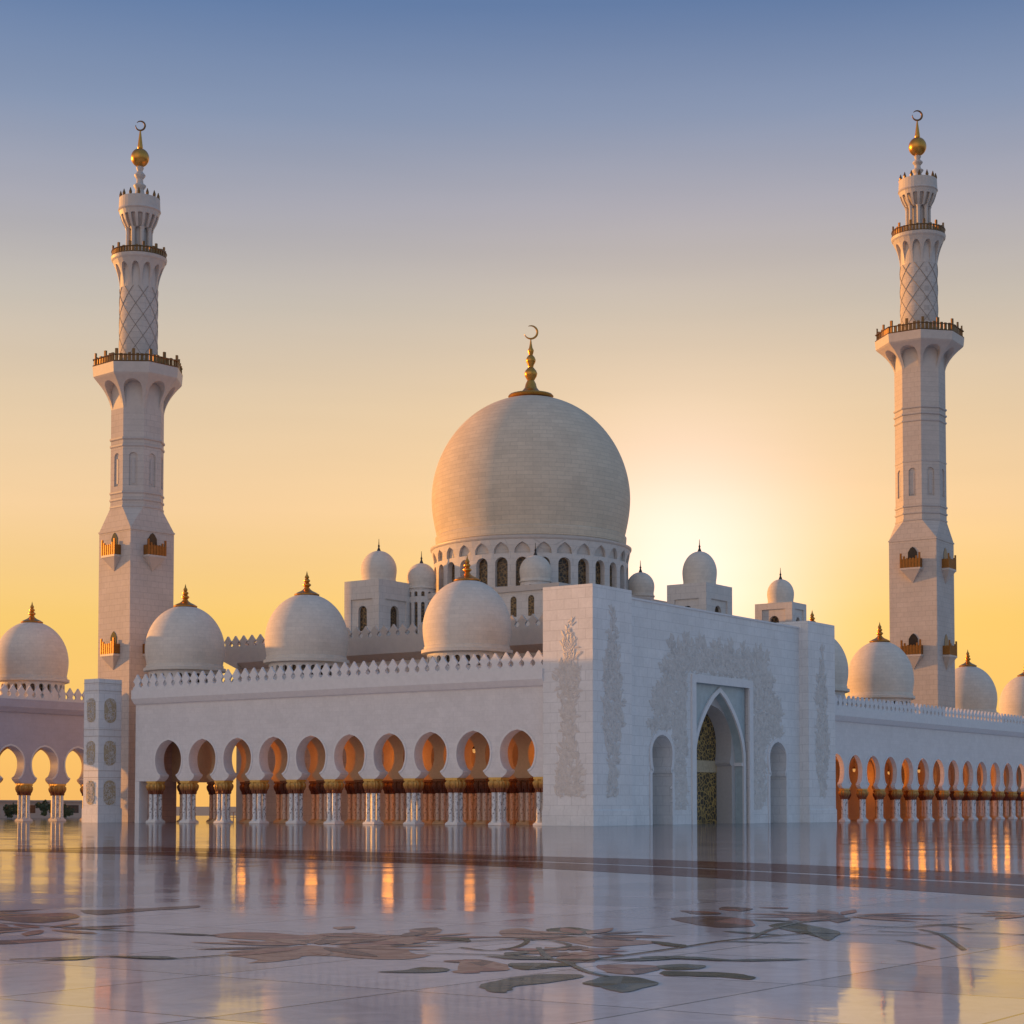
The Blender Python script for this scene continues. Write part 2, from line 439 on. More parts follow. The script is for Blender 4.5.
        for k in range(len(L) - 1):
            i0, i1, o0, o1 = L[k], L[k + 1], O[k], O[k + 1]
            s.poly([(i0[0], y0, i0[1]), (i1[0], y0, i1[1]), (o1[0], y0, o1[1]), (o0[0], y0, o0[1])])
            s.poly([(o0[0], y0, o0[1]), (o1[0], y0, o1[1]), (o1[0], y1, o1[1]), (o0[0], y1, o0[1])])
            s.poly([(i1[0], y0, i1[1]), (i0[0], y0, i0[1]), (i0[0], y1, i0[1]), (i1[0], y1, i1[1])])
    def build(s, name, material, parent=None, loc=(0, 0, 0), smooth=False, merge=True, rot=0.0):
        me = bpy.data.meshes.new(name)
        me.from_pydata([tuple(q) for q in s.v], [], s.f)
        if merge:
            bm = bmesh.new()
            bm.from_mesh(me)
            bmesh.ops.remove_doubles(bm, verts=bm.verts, dist=1e-4)
            if smooth == 'auto':
                bmesh.ops.recalc_face_normals(bm, faces=bm.faces)
            bm.to_mesh(me)
            bm.free()
        me.materials.append(material)
        if smooth:
            me.polygons.foreach_set('use_smooth', [True] * len(me.polygons))
            if smooth == 'auto':
                try:
                    me.set_sharp_from_angle(angle=R(38))
                except Exception:
                    pass
        o = bpy.data.objects.new(name, me)
        COL.objects.link(o)
        o.location = loc
        o.rotation_euler = (0, 0, rot)
        if parent is not None:
            o.parent = parent
        return o

def thing(name, label, cat, loc=(0, 0, 0), rot=0.0, group=None):
    o = bpy.data.objects.new(name, None)
    COL.objects.link(o)
    o.location = loc
    o.rotation_euler = (0, 0, rot)
    o['label'] = label
    o['category'] = cat
    if group:
        o['group'] = group
    return o
def copy_part(o, parent, loc=None, rot=None):
    c = o.copy()
    COL.objects.link(c)
    c.parent = parent
    if loc is not None:
        c.location = loc
    if rot is not None:
        c.rotation_euler = (0, 0, rot)
    for ch in list(o.children):
        copy_part(ch, c)
    return c

U = Vector((math.cos(UANG), math.sin(UANG), 0))
V = Vector((-U.y, U.x, 0))
C0 = Vector((8.91, 199.4, 0))        # near corner of the portal
def W(a, b, z=0.0):
    return C0 + U * a + V * b + Vector((0, 0, z))

# ------------------------------------------------------------------ shape profiles
def keyhole(zb, zn, zm, zt, wb, wn, wm, n=8):
    P = []
    for k in range(5):
        t = k / 5
        P.append((wn + (wb - wn) * (1 - t) ** 1.8, zb + (zn - zb) * t))
    for k in range(n):
        t = 1 - k / n
        P.append((wn + (wm - wn) * (1 - t ** 2.0) ** 0.6, zm - (zm - zn) * t))
    for k in range(n + 4):
        t = k / (n + 4)
        P.append((wm * (1 - t ** 2.1) ** 0.6, zm + (zt - zm) * t))
    P.append((0.0, zt))
    return P
def pointed(zs, zt, w, z0=0.0, n=10, p=0.78):
    P = [(w, z0)] + [(w * math.cos(k / n * PI / 2) ** p, zs + (zt - zs) * k / n) for k in range(n)]
    P.append((0.0, zt))
    return P
def round_arch(z0, zs, w, n=6):
    return [(w, z0)] + [(w * math.cos(k / n * PI / 2), zs + w * math.sin(k / n * PI / 2)) for k in range(n)] + [(0.0, zs + w)]

def finial_profile(z, h, r):
    s = h
    return [(r * 1.08, z - 0.22 * r), (r * 1.1, z - 0.14 * r), (r * 0.8, z + 0.02 * s), (r * 0.5, z + 0.09 * s), (r * 0.3, z + 0.17 * s), (r * 0.2, z + 0.26 * s), (r * 0.36, z + 0.34 * s), (r * 0.36, z + 0.38 * s),
            (r * 0.17, z + 0.46 * s), (r * 0.28, z + 0.53 * s), (r * 0.28, z + 0.57 * s), (r * 0.13, z + 0.64 * s), (r * 0.2, z + 0.70 * s), (r * 0.18, z + 0.74 * s), (r * 0.08, z + 0.82 * s), (0.0, z + s)]
def dome_profile(z0, z1, r, rb=0.95, belly=0.27, n=22):
    zm = z0 + (z1 - z0) * belly
    P = []
    for k in range(7):
        t = 1 - k / 7
        P.append((r * (rb + (1 - rb) * math.cos(t * PI / 2)), zm - (zm - z0) * t))
    for k in range(n + 1):
        t = k / n
        P.append((r * max(0.0, math.cos(t * PI / 2)) ** 0.97, zm + (z1 - zm) * math.sin(t * PI / 2) ** 1.04))
    P[-1] = (0.0, z1)
    return P

def merlon_strip(mb, x0, x1, y, z, pitch=1.45, h=1.75, th=0.3, axis='x'):
    n = max(1, int(round((x1 - x0) / pitch)))
    p = (x1 - x0) / n
    hw = p * 0.5
    half = [(0.97, 0.0), (0.97, 0.16), (0.62, 0.24), (0.50, 0.33), (0.60, 0.43), (0.88, 0.53), (0.90, 0.58), (0.66, 0.68), (0.42, 0.78), (0.22, 0.89)]
    out = [(w * hw, q * h) for w, q in half] + [(0.0, h)] + [(-w * hw, q * h) for w, q in half[::-1]]
    for k in range(n):
        c = x0 + (k + 0.5) * p
        mb.plate([(c + a, z + b) for a, b in out], y, y + th)
    mb.box(x0, x1, y - 0.04, y + th + 0.04, z - 0.02, z + 0.12 * h)

# ------------------------------------------------------------------ reusable pieces (first of each kind, copied later)
def small_dome(parent, x, y, z_roof, z0, r, h, fin_h=2.9, seg=48, label=None):
    """dome on an open drum, standing on an arcade roof"""
    zt = z0 + h
    d = MB()
    d.lathe([(r * 0.97, z0 - 0.35), (r * 1.03, z0 - 0.25), (r * 1.03, z0 + 0.15), (r * 0.97, z0 + 0.22), (r * 0.97, z0 + 0.55), (r * 0.955, z0 + 0.6)], seg)
    d.lathe(dome_profile(z0 + 0.6, zt, r), seg, cap=False)
    o = d.build('dome', m_dome, parent, (x, y, 0), smooth='auto')
    if label:
        o['label'] = label
    n = 24
    rd = r * 0.90
    dm = MB()
    per = 2 * PI * rd / n
    def wrap(xx, yy, zz):
        a = xx / rd
        rr = rd - yy + 0.35 * max(0.0, (z_roof + 0.4 - zz))
        return (rr * math.cos(a), rr * math.sin(a), zz)
    dm.fn = wrap
    zb = z0 - 2.0
    for k in range(n):
        dm.bay(k * per, (k + 1) * per, round_arch(zb, zb + 0.95, per * 0.27, 4), (k + 0.5) * per, z0 - 0.3, 0.0, 0.45)
    dm.fn = None
    dm.lathe([(rd * 1.03, z_roof - 0.5), (rd * 1.03, zb)], seg)
    dr = dm.build('drum', m_trim, o)
    dk = MB()
    dk.lathe([(rd - 0.5, zb - 0.2), (rd - 0.5, z0 - 0.3)], 32)
    dk.build('drum_glazing', m_grille, o)
    f = MB()
    f.lathe(finial_profile(zt + 0.16, fin_h, 1.5), 20)
    f.build('finial', m_gold, o, smooth='auto')
    return o

def make_support(parent, x, y, zc, zt, m_sh=None, m_cap=None, m_base=None, ys=(-0.42, 0.42)):
    """cluster of four shafts with a shared gilded capital"""
    b = MB()
    hy = 0.48 + max(ys)
    b.box(-0.9, 0.9, -hy, hy, 0.02, 0.22)
    b.box(-0.82, 0.82, -hy + 0.08, hy - 0.08, 0.22, 0.34)
    for sx in (-0.42, 0.42):
        for sy in ys:
            b.lathe([(0.37, 0.34), (0.37, 0.46), (0.32, 0.54)], 14, (sx, sy))
    o = b.build('column', m_base or m_trim, parent, (x, y, 0))
    sh = MB()
    for sx in (-0.42, 0.42):
        for sy in ys:
            sh.lathe([(0.275, 0.5), (0.265, zc + 0.05)], 14, (sx, sy))
    sh.build('shaft', m_sh or m_shaft, o, smooth='auto')
    cp = MB()
    h = zt - zc
    for sx in (-0.42, 0.42):
        for sy in ys:
            cp.lathe([(0.27, -0.08 * h), (0.36, -0.02 * h), (0.36, 0.08 * h), (0.36, 0.12 * h), (0.52, 0.30 * h), (0.62, 0.5 * h), (0.60, 0.66 * h), (0.44, 0.78 * h), (0.46, 0.84 * h)], 40, (sx, sy), flute=10, amp=0.10)
    cp.box(-0.86, 0.86, -hy + 0.04, hy - 0.04, 0.84 * h, h - 0.004)
    cp.build('capital', m_cap or m_capital, o, (0, 0, zc), smooth='auto')
    return o

# ------------------------------------------------------------------ ground
g = MB()
g.poly([(-5000, -600, -0.06), (5000, -600, -0.06), (5000, 9000, -0.06), (-5000, 9000, -0.06)])
ground = g.build('ground', m_sand)
ground['kind'] = 'structure'
g = MB()
g.poly([(-170, -60, 0), (190, -60, 0), (190, 420, 0), (-170, 420, 0)])
g.poly([(-170, -60, -0.05), (-170, 420, -0.05), (190, 420, -0.05), (190, -60, -0.05)][::-1])
floor = g.build('courtyard_floor', m_floor)
floor['kind'] = 'structure'

# red-brown marble band that curves across the court, two stripes with a pale seam
def band(pts, w0, w1, z, name, m):
    mb = MB()
    P = [Vector((x, y, z)) for x, y in pts]
    L = []
    for k, p in enumerate(P):
        d = (P[min(k + 1, len(P) - 1)] - P[max(k - 1, 0)]).normalized()
        n = Vector((-d.y, d.x, 0))
        L.append((p + n * w0, p + n * w1))
    for (a, b), (c, d) in zip(L, L[1:]):
        mb.poly([a, c, d, b])
    return mb.build(name, m, floor)
BAND = [(-24.5, 94.6), (-21.6, 92.5), (-16, 88.2), (-9.5, 82.6), (-3.5, 77.0), (1.3, 72.3), (6.2, 65.5), (10.6, 58.0), (14.4, 50.8), (18.3, 42.5), (22.5, 33)]
band(BAND, 0.2, 5.4, 0.004, 'marble_band', m_band)
band(BAND, -5.0, -0.6, 0.0045, 'marble_band', m_band)
P_OUT = [
    [(-4.21, 26.91), (-3.93, 27.85), (-3.54, 28.31), (-3.27, 28.79), (-2.82, 28.43), (-2.41, 28.02), (-2.0, 28.61), (-1.64, 28.02), (-1.46, 27.18), (-1.19, 26.86), (-1.45, 26.24), (-1.83, 26.14), (-2.27, 26.39), (-2.65, 26.75), (-3.02, 26.75), (-3.14, 26.14), (-3.38, 25.74), (-3.71, 25.55), (-3.65, 26.14)],
    [(-5.18, 31.02), (-4.79, 31.75), (-4.1, 31.6), (-3.58, 31.02), (-3.08, 31.6), (-2.29, 31.24), (-1.66, 30.88), (-1.38, 30.06), (-1.44, 29.41), (-1.75, 29.04), (-2.34, 29.35), (-2.69, 29.04), (-3.32, 29.22), (-3.75, 28.91), (-4.21, 29.16), (-4.02, 29.86), (-4.55, 30.2)],
    [(-3.26, 33.14), (-2.87, 33.3), (-2.86, 32.58), (-3.12, 32.5)],
    [(-1.8, 32.5), (-1.35, 32.98), (-1.25, 31.75), (-1.47, 31.02), (-1.69, 31.45)],
    [(-0.2, 32.25), (0.19, 32.83), (0.61, 30.92), (0.88, 31.07), (1.22, 30.33), (1.66, 30.7), (1.99, 30.92), (2.16, 30.7), (2.03, 29.98), (2.46, 29.49), (1.96, 28.82), (1.39, 28.44), (1.07, 29.09), (0.69, 29.98), (0.18, 30.33), (-0.14, 30.7)],
    [(0.66, 26.55), (1.2, 27.4), (1.27, 26.55), (1.17, 25.74), (0.77, 25.64)],
    [(1.19, 25.23), (1.89, 25.23), (2.01, 24.6), (1.62, 23.82), (1.26, 24.14)],
    [(-0.75, 26.01), (-0.43, 26.11), (-0.07, 25.33), (-0.07, 24.41), (-0.44, 24.23), (-0.69, 24.05)],
    [(-0.82, 24.27), (-0.44, 24.8), (-0.42, 24.06), (-0.67, 24.02)],
    [(-0.98, 25.89), (-0.56, 26.14), (-0.45, 25.74), (-0.8, 25.65)],
]
G_OUT = [
    [(-0.39, 22.36), (-0.18, 22.96), (0.34, 23.82), (0.88, 23.82), (0.88, 23.38), (0.44, 22.68), (0.05, 22.28), (-0.06, 21.53), (-0.25, 21.6)],
    [(0.87, 22.68), (1.24, 23.6), (1.63, 23.38), (1.83, 22.68), (1.48, 21.79), (1.28, 21.53), (1.08, 22.17)],
    [(2.0, 24.23), (2.23, 24.27), (2.83, 24.05), (3.12, 23.51), (3.0, 23.09), (2.76, 23.38), (2.29, 23.6), (1.97, 23.69)],
    [(1.98, 25.09), (2.33, 25.38), (2.66, 25.18), (2.52, 24.6), (2.08, 24.46)],
    [(1.85, 26.55), (2.46, 26.77), (2.52, 26.44), (2.14, 26.17)],
    [(0.61, 32.49), (1.05, 33.08), (1.51, 32.0), (1.15, 31.15), (0.72, 31.45)],
    [(-0.03, 25.49), (0.59, 25.54), (0.66, 25.09), (0.23, 24.51), (0.02, 24.75)],
    [(-1.79, 24.14), (-1.4, 24.49), (-1.22, 24.89), (-0.89, 24.71), (-0.86, 24.27), (-1.14, 24.06)],
    [(4.72, 33.52), (5.27, 34.39), (5.61, 33.0), (5.72, 31.72), (5.18, 29.77), (5.14, 30.62), (4.91, 32.01)],
]
B_OUT = [
    [(-13.32, 37.44), (-10.51, 37.21), (-9.83, 37.21), (-9.16, 37.56), (-8.62, 36.31), (-8.61, 35.04), (-8.85, 34.24), (-9.46, 34.63), (-9.95, 35.24), (-12.1, 35.87)],
    [(-10.61, 34.24), (-9.61, 34.04), (-9.11, 33.11), (-8.91, 32.39), (-8.86, 31.38), (-10.14, 31.79)],
    [(-9.94, 29.45), (-8.42, 29.82), (-7.86, 30.19), (-7.14, 30.19), (-7.64, 29.53), (-8.18, 28.96)],
    [(-9.12, 38.4), (-8.51, 38.64), (-7.74, 39.4), (-6.96, 40.33), (-6.87, 39.4), (-7.7, 38.15), (-8.36, 36.75)],
    [(3.54, 38.35), (4.23, 37.81), (4.22, 37.02), (3.76, 37.02)],
    [(4.42, 38.77), (4.7, 39.79), (5.18, 39.06), (4.81, 38.08)],
    [(3.12, 35.77), (4.07, 36.39), (4.59, 35.18), (4.42, 33.31), (3.69, 33.0), (3.23, 34.61)],
    [(5.32, 39.49), (5.97, 39.49), (5.81, 38.91)],
    [(5.48, 37.28), (6.17, 37.67), (6.67, 37.02), (6.41, 35.18), (5.56, 34.84)],
]
V_OUT = [
    [(-0.81, 28.31), (-0.32, 27.7), (0.07, 28.44), (0.25, 29.63), (0.18, 30.33)],
    [(-0.08, 27.11), (0.38, 26.55), (0.73, 25.74), (0.98, 24.27), (1.23, 23.51)],
    [(0.41, 28.31), (0.48, 26.83), (0.6, 26.01)],
    [(6.39, 33.52), (7.11, 33.0), (7.91, 33.52), (8.21, 32.5)],
    [(6.29, 29.77), (6.43, 29.28), (6.5, 28.04)],
    [(7.27, 32.5), (7.33, 31.07), (6.91, 27.82)],
    [(6.43, 32.01), (7.05, 31.53)],
]

wob = random.Random(4)
def inlay(name, outs, mats, z):
    """each traced shape is cut into petals or leaf halves of slightly different stone, laid flush with the floor"""
    for oi, o in enumerate(outs):
        zz = z + 0.00012 * oi
        n = len(o)
        pts = []
        for k in range(n):
            p0, p1, p2, p3 = (Vector((*o[(k + d) % n], 0)) for d in (-1, 0, 1, 2))
            for t in (0.0, 0.25, 0.5, 0.75):
                q = 0.5 * ((2 * p1) + (p2 - p0) * t + (2 * p0 - 5 * p1 + 4 * p2 - p3) * t * t + (3 * p1 - p0 - 3 * p2 + p3) * t ** 3)
                j = 0.03 if t else 0.0
                pts.append(p1.lerp(p2, t) * 0.3 + q * 0.7 + Vector((wob.uniform(-j, j), wob.uniform(-j, j), 0)))
        c0 = sum(pts, Vector()) / len(pts)
        step = 8 if n > 8 else 6
        turn = [(a - c0).cross(b - c0).z for a, b in zip(pts, pts[1:] + pts[:1])]
        if min(turn) < 0 < max(turn):              # hooked outline: keep it whole
            bm = bmesh.new()
            f = bm.faces.new([bm.verts.new((p.x, p.y, zz)) for p in pts])
            f.normal_update()
            if f.normal.z < 0:
                f.normal_flip()
            bmesh.ops.triangulate(bm, faces=bm.faces)
            me = bpy.data.meshes.new(name)
            bm.to_mesh(me)
            bm.free()
            me.materials.append(mats[oi % len(mats)])
            ob = bpy.data.objects.new(name, me)
            COL.objects.link(ob)
            ob.parent = floor
            continue
        for mi, k in enumerate(range(0, len(pts), step)):
            seg = [pts[(k + q) % len(pts)] for q in range(min(step, len(pts) - k) + 1)]
            mb = MB()
            for a, b in zip(seg, seg[1:]):
                tri = [c0, a, b]
                if (a - c0).cross(b - c0).z < 0:
                    tri = [c0, b, a]
                mb.poly([(v.x, v.y, zz + 0.00001 * mi) for v in tri])
            mb.build(name, mats[(mi + oi) % len(mats)], floor)
inlay('petal_inlay', P_OUT, (m_peach, m_rose, m_peach, m_brown), 0.004)
inlay('leaf_inlay', G_OUT, (m_green, m_green, m_moss), 0.0055)
inlay('flower_inlay', B_OUT, (m_brown, m_rose, m_brown), 0.0048)
def lens(cx, cy, a, L, w, notch=0.0):
    out = []
    for t, q in ((0, 0), (0.15, 0.55), (0.35, 0.95), (0.55, 1.0), (0.75, 0.72), (0.9, 0.36), (1, 0), (0.9, -0.30), (0.72, -0.78), (0.55, -0.92), (0.3, -0.9), (0.12, -0.5)):
        x, y = t * L, q * w * (1 - notch * (0.5 + 0.5 * math.sin(9 * t + cx)))
        out.append((cx + x * math.cos(a) - y * math.sin(a), cy + x * math.sin(a) + y * math.cos(a)))
    area = sum(p[0] * q[1] - q[0] * p[1] for p, q in zip(out, out[1:] + out[:1]))
    return out if area > 0 else out[::-1]
petals, leaves = [], []
for cx, cy, n_, r0, L in ((-3.1, 28.6, 13, 0.35, 1.9), (-1.9, 30.4, 9, 0.3, 1.3), (1.2, 31.0, 11, 0.3, 1.6), (0.9, 27.6, 9, 0.2, 1.0), (-8.4, 32.6, 9, 0.3, 1.5), (6.6, 36.6, 11, 0.3, 1.9), (-11.2, 37.5, 9, 0.3, 1.8), (10.6, 37.0, 9, 0.3, 1.6)):
    for k in range(n_):
        a = 2 * PI * k / n_ + wob.uniform(-0.15, 0.15)
        petals.append(lens(cx + r0 * math.cos(a), cy + r0 * math.sin(a), a, L * wob.uniform(0.65, 1.1), wob.uniform(0.16, 0.27), 0.3))
for cx, cy, a, L in ((0.6, 26.1, 2.6, 1.2), (0.9, 25.6, -2.2, 1.0), (1.4, 25.9, 0.4, 1.3), (2.2, 26.6, -0.6, 1.2), (2.7, 28.4, 1.9, 1.3), (3.4, 29.6, -0.3, 1.5), (4.6, 31.0, 2.3, 1.4), (-0.7, 29.6, 2.0, 1.1),
                     (-4.8, 26.3, 2.8, 1.2), (-6.0, 26.6, -2.4, 1.0), (-5.0, 30.9, 2.6, 1.4), (7.4, 33.6, 0.3, 1.6), (8.6, 31.2, -0.5, 1.3), (5.6, 34.4, 2.4, 1.4), (-0.1, 26.8, 1.2, 0.9), (3.0, 25.9, 0.2, 1.3)):
    leaves.append(lens(cx, cy, a, L, 0.20 + 0.08 * math.sin(7 * L), 0.4))
for k, p_ in enumerate(petals):
    mb = MB()
    mb.poly([(x, y, 0.0068 + 0.00002 * k) for x, y in p_])
    mb.build('petal_inlay', (m_peach, m_rose, m_peach, m_brown)[k % 4], floor)
for k, p_ in enumerate(leaves):
    mb = MB()
    mb.poly([(x, y, 0.0090 + 0.00003 * k) for x, y in p_])
    mb.build('leaf_inlay', (m_green, m_moss, m_green)[k % 3], floor)
V_OUT += [[(-1.3, 27.2), (-0.7, 27.05), (-0.1, 26.8), (0.5, 26.2), (0.9, 25.5)], [(-1.9, 28.6), (-0.7, 29.6), (0.4, 30.3), (1.5, 30.9), (2.4, 30.9)],
          [(1.0, 25.9), (1.7, 26.9), (2.6, 28.3), (3.6, 29.9), (5.2, 31.6)], [(4.0, 30.3), (4.6, 32.4), (5.6, 34.6), (7.2, 36.4)], [(-9.6, 34.2), (-8.1, 33.0), (-6.7, 31.9), (-5.0, 30.9)],
          [(0.5, 26.2), (1.4, 26.0), (2.2, 26.3), (3.0, 25.9)], [(0.3, 27.6), (0.9, 28.6), (0.7, 29.6), (0.3, 30.0)], [(5.2, 31.6), (6.6, 31.0), (8.0, 31.6), (9.0, 30.8)],
          [(-4.2, 26.9), (-5.0, 26.2), (-6.0, 26.6), (-7.2, 26.1)]]
def smooth_line(p):
    out = []
    for k in range(len(p) - 1):
        p0, p1, p2, p3 = (Vector(p[min(max(k + d, 0), len(p) - 1)]) for d in (-1, 0, 1, 2))
        for t in (0.0, 0.25, 0.5, 0.75):
            out.append(0.5 * ((2 * p1) + (p2 - p0) * t + (2 * p0 - 5 * p1 + 4 * p2 - p3) * t * t + (3 * p1 - p0 - 3 * p2 + p3) * t ** 3))
    return out + [Vector(p[-1])]
for k, pts in enumerate(V_OUT):
    band([tuple(q) for q in smooth_line(pts)], -0.045, 0.045, 0.0100 + 0.00005 * k, 'vine_inlay', m_green if k % 3 else m_moss)

# ------------------------------------------------------------------ arcades
def arcade(root, x_end, first, n, bay, prof, zc, zf, z_wall, z_cor, rows, depth, ceil_z, floor_rows=None, x_start=0.0, merlon_h=2.1, back_parapet=True, stone=None, th=1.5, solid_rear=False):
    """open hall: x along the front, y inwards. prof springs from zf (top of the capitals)."""
    xl = first - bay / 2
    xr = xl + n * bay
    for ri, y in enumerate(rows):
        mb = MB()
        top = z_wall if ri == 0 or ri == len(rows) - 1 else ceil_z
        shut = solid_rear and ri == len(rows) - 1
        for k in range(0 if shut else n):
            c = first + k * bay
            mb.bay(c - bay / 2, c + bay / 2, prof, c, top, y, y + th)
        if shut:
            mb.box(x_start, x_end, y, y + th, 0.0, top)
        for xa, xb in () if shut else ((x_start, xl), (xr, x_end)):
            if xb - xa > 0.01:
                mb.box(xa, xb, y, y + th, zf, top)
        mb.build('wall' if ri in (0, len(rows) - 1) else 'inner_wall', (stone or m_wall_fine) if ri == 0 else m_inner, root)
        if ri == 0:
            rg = MB()
            for k in range(n):
                c = first + k * bay
                rg.ring(prof[4:], 0.24, c, y - 0.07, y + 0.02)
            rg.build('arch_moulding', m_trim, root)
    rf = MB()
    rf.box(x_start + 0.05, x_end - 0.05, th + 0.02, rows[-1] - 0.02, ceil_z, z_wall + 0.6)
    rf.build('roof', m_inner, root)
    cr = MB()
    cr.prism_x([(0.0, z_wall - 0.05), (-0.35, z_wall + 0.1), (-0.85, z_wall + 0.75), (-0.85, z_cor), (0.6, z_cor), (0.6, z_wall - 0.1)], x_start, x_end)
    cr.build('cornice', stone or m_trim, root)
    mp = MB()
    merlon_strip(mp, x_start, x_end, -0.55, z_cor, pitch=1.5, h=merlon_h)
    mp.build('battlement', m_trim, root)
    if back_parapet:
        cr = MB()
        yb = rows[-1] + th
        cr.box(x_start, x_end, yb - 1.0, yb + 0.6, z_wall, z_cor)
        merlon_strip(cr, x_start, x_end, yb + 0.2, z_cor, pitch=1.5, h=merlon_h)
        cr.build('rear_battlement', m_trim, root)
    first_sup = None
    for ri, y in enumerate(rows):
        if ri == 1:
            first_sup = None
        for k in range(n + 1):
            x = xl + k * bay
            if first_sup is None:
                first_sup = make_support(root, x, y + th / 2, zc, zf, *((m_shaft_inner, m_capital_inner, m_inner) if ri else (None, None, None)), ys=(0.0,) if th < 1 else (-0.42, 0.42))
            else:
                copy_part(first_sup, root, (x, y + th / 2, 0))
    st = MB()
    st.box(x_start, x_end, -0.6, rows[-1] + th + 0.6, 0.0, 0.02)
    return first_sup
def added_lanterns(root, xs, ys, z, watts):  # hanging lamps added to put an amber glow into the arcades
    o = None
    for xi, x in enumerate(xs):
        y = ys[xi % len(ys)]
        m_ = MB()
        m_.tube([(0, 0, 0.9), (0, 0, 3.2)], 0.04, 5)
        m_.lathe([(0.05, 0.9), (0.2, 0.7), (0.26, 0.62), (0.26, 0.55)], 12)
        if o is None:
            o = m_.build('lantern', m_rail, root, (x, y, z))  # added lamp body, put in to go with the glow
            g_ = MB()
            g_.lathe([(0.05, 0.05), (0.17, 0.15), (0.22, 0.35), (0.2, 0.54)], 12)
            g_.build('added_lamp_glass', m_added_lamp, o)
        else:
            copy_part(o, root, (x, y, z))
        l = bpy.data.lights.new('added_glow_light', 'POINT')
        l.energy = watts * (1.0, 0.7, 1.2, 0.85)[xi % 4]
        l.color = (1.0, 0.34, 0.05)
        l.shadow_soft_size = 1.9
        lo = bpy.data.objects.new('added_glow_light', l)
        COL.objects.link(lo)
        lo.parent = root
        lo.location = (x, y, z - 0.7)
m_added_lamp, _t, _p = mat('added_lantern_glass')  # faintly glowing glass of the added lamps
_p.inputs['Emission Color'].default_value = (1.0, 0.5, 0.15, 1)
_p.inputs['Emission Strength'].default_value = 0.6
_p.inputs['Base Color'].default_value = (0.10, 0.04, 0.008, 1)

VANG = UANG - PI / 2
# arcade along the left side of the court
left = thing('arcade', 'long white keyhole arcade between square pillar and gate, three large domes on its roof', 'arcade', W(0.6, 78.0), VANG, 'arcades round the court')
key_l = keyhole(5.5, 6.3, 8.35, 10.95, 2.2, 1.42, 2.42)
arcade(left, 71.4, 67.4 - 6.25 * 9, 10, 6.25, key_l, 3.9, 5.5, 15.75, 17.65, [0.0, 5.6, 11.2], 12.7, 12.0, x_start=4.9)
dm = small_dome(left, 78 - 23.3, 7.4, 17.0, 20.9, 5.4, 8.8)
copy_part(dm, left, (78 - 49.3, 7.4, 0))
copy_part(dm, left, (78 - 71.5, 7.4, -0.1))
added_lanterns(left, [67.4 - 6.25 * k for k in (0, 2, 4, 6, 8)], (9.2, 8.6), 8.6, 330)
ew = MB()                                  # solid reddish end wall and pier beside the pillar
ew.box(4.95, 6.0, 1.52, 6.5, 0, 11.98)
ew.build('end_wall', m_pink, left)
ew = MB()
ew.box(4.9, 5.7, -0.02, 1.5, 0.0, 5.48)
ew.build('pier', m_trim, left)

# far wing, seen against the sky at the left edge
wing = thing('arcade_wing', 'arcade at the left edge with yellow sky showing through its arches', 'arcade', W(-31.07, 101.9), UANG, 'arcades round the court')
arcade(wing, 56.25, 9.375, 8, 6.25, key_l, 3.9, 5.5, 15.75, 17.65, [0.0, 7.5], 9.0, 12.0, back_parapet=False, x_start=6.25, stone=m_wing_shade)
d2 = small_dome(wing, 41.7, 4.5, 17.0, 20.9, 5.4, 8.8)
gt = MB()  # unseen block added to cast shade over the long arcade's front
gt.box(7.0, 28.0, -1.5, 10.5, 15.6, 27.0)
gt.box(6.4, 8.4, -1.8, 10.8, 0, 27.6)
gt.box(26.6, 28.3, -1.8, 10.8, 0, 27.6)
gt.build('added_shade_block', m_wall, wing)

# arcade running away to the right
right = thing('colonnade', 'arcade right of the gate, receding, with narrow orange lit arches under small domes', 'arcade', W(61.52, 1.5), UANG, 'arcades round the court')
key_r = keyhole(4.7, 5.4, 7.2, 9.55, 2.13, 1.38, 2.3)
arcade(right, 131.0, 3.5, 20, 6.1, key_r, 3.3, 4.7, 14.1, 15.9, [0.0, 5.6, 11.2, 16.8], 17.5, 11.0, merlon_h=1.9, th=0.6, solid_rear=True)
d3 = small_dome(right, 35.6, 7.6, 15.2, 19.2, 5.2, 8.9)
copy_part(d3, right, (13.6, 8.5, 0))
copy_part(d3, right, (91.5, 15.0, 0))
copy_part(d3, right, (122.0, 15.0, 0))
added_lanterns(right, [3.5 + 6.1 * k for k in (0, 2, 4, 6, 8, 10, 12, 14, 17)], (3.2, 13.6, 8.6), 7.4, 360)


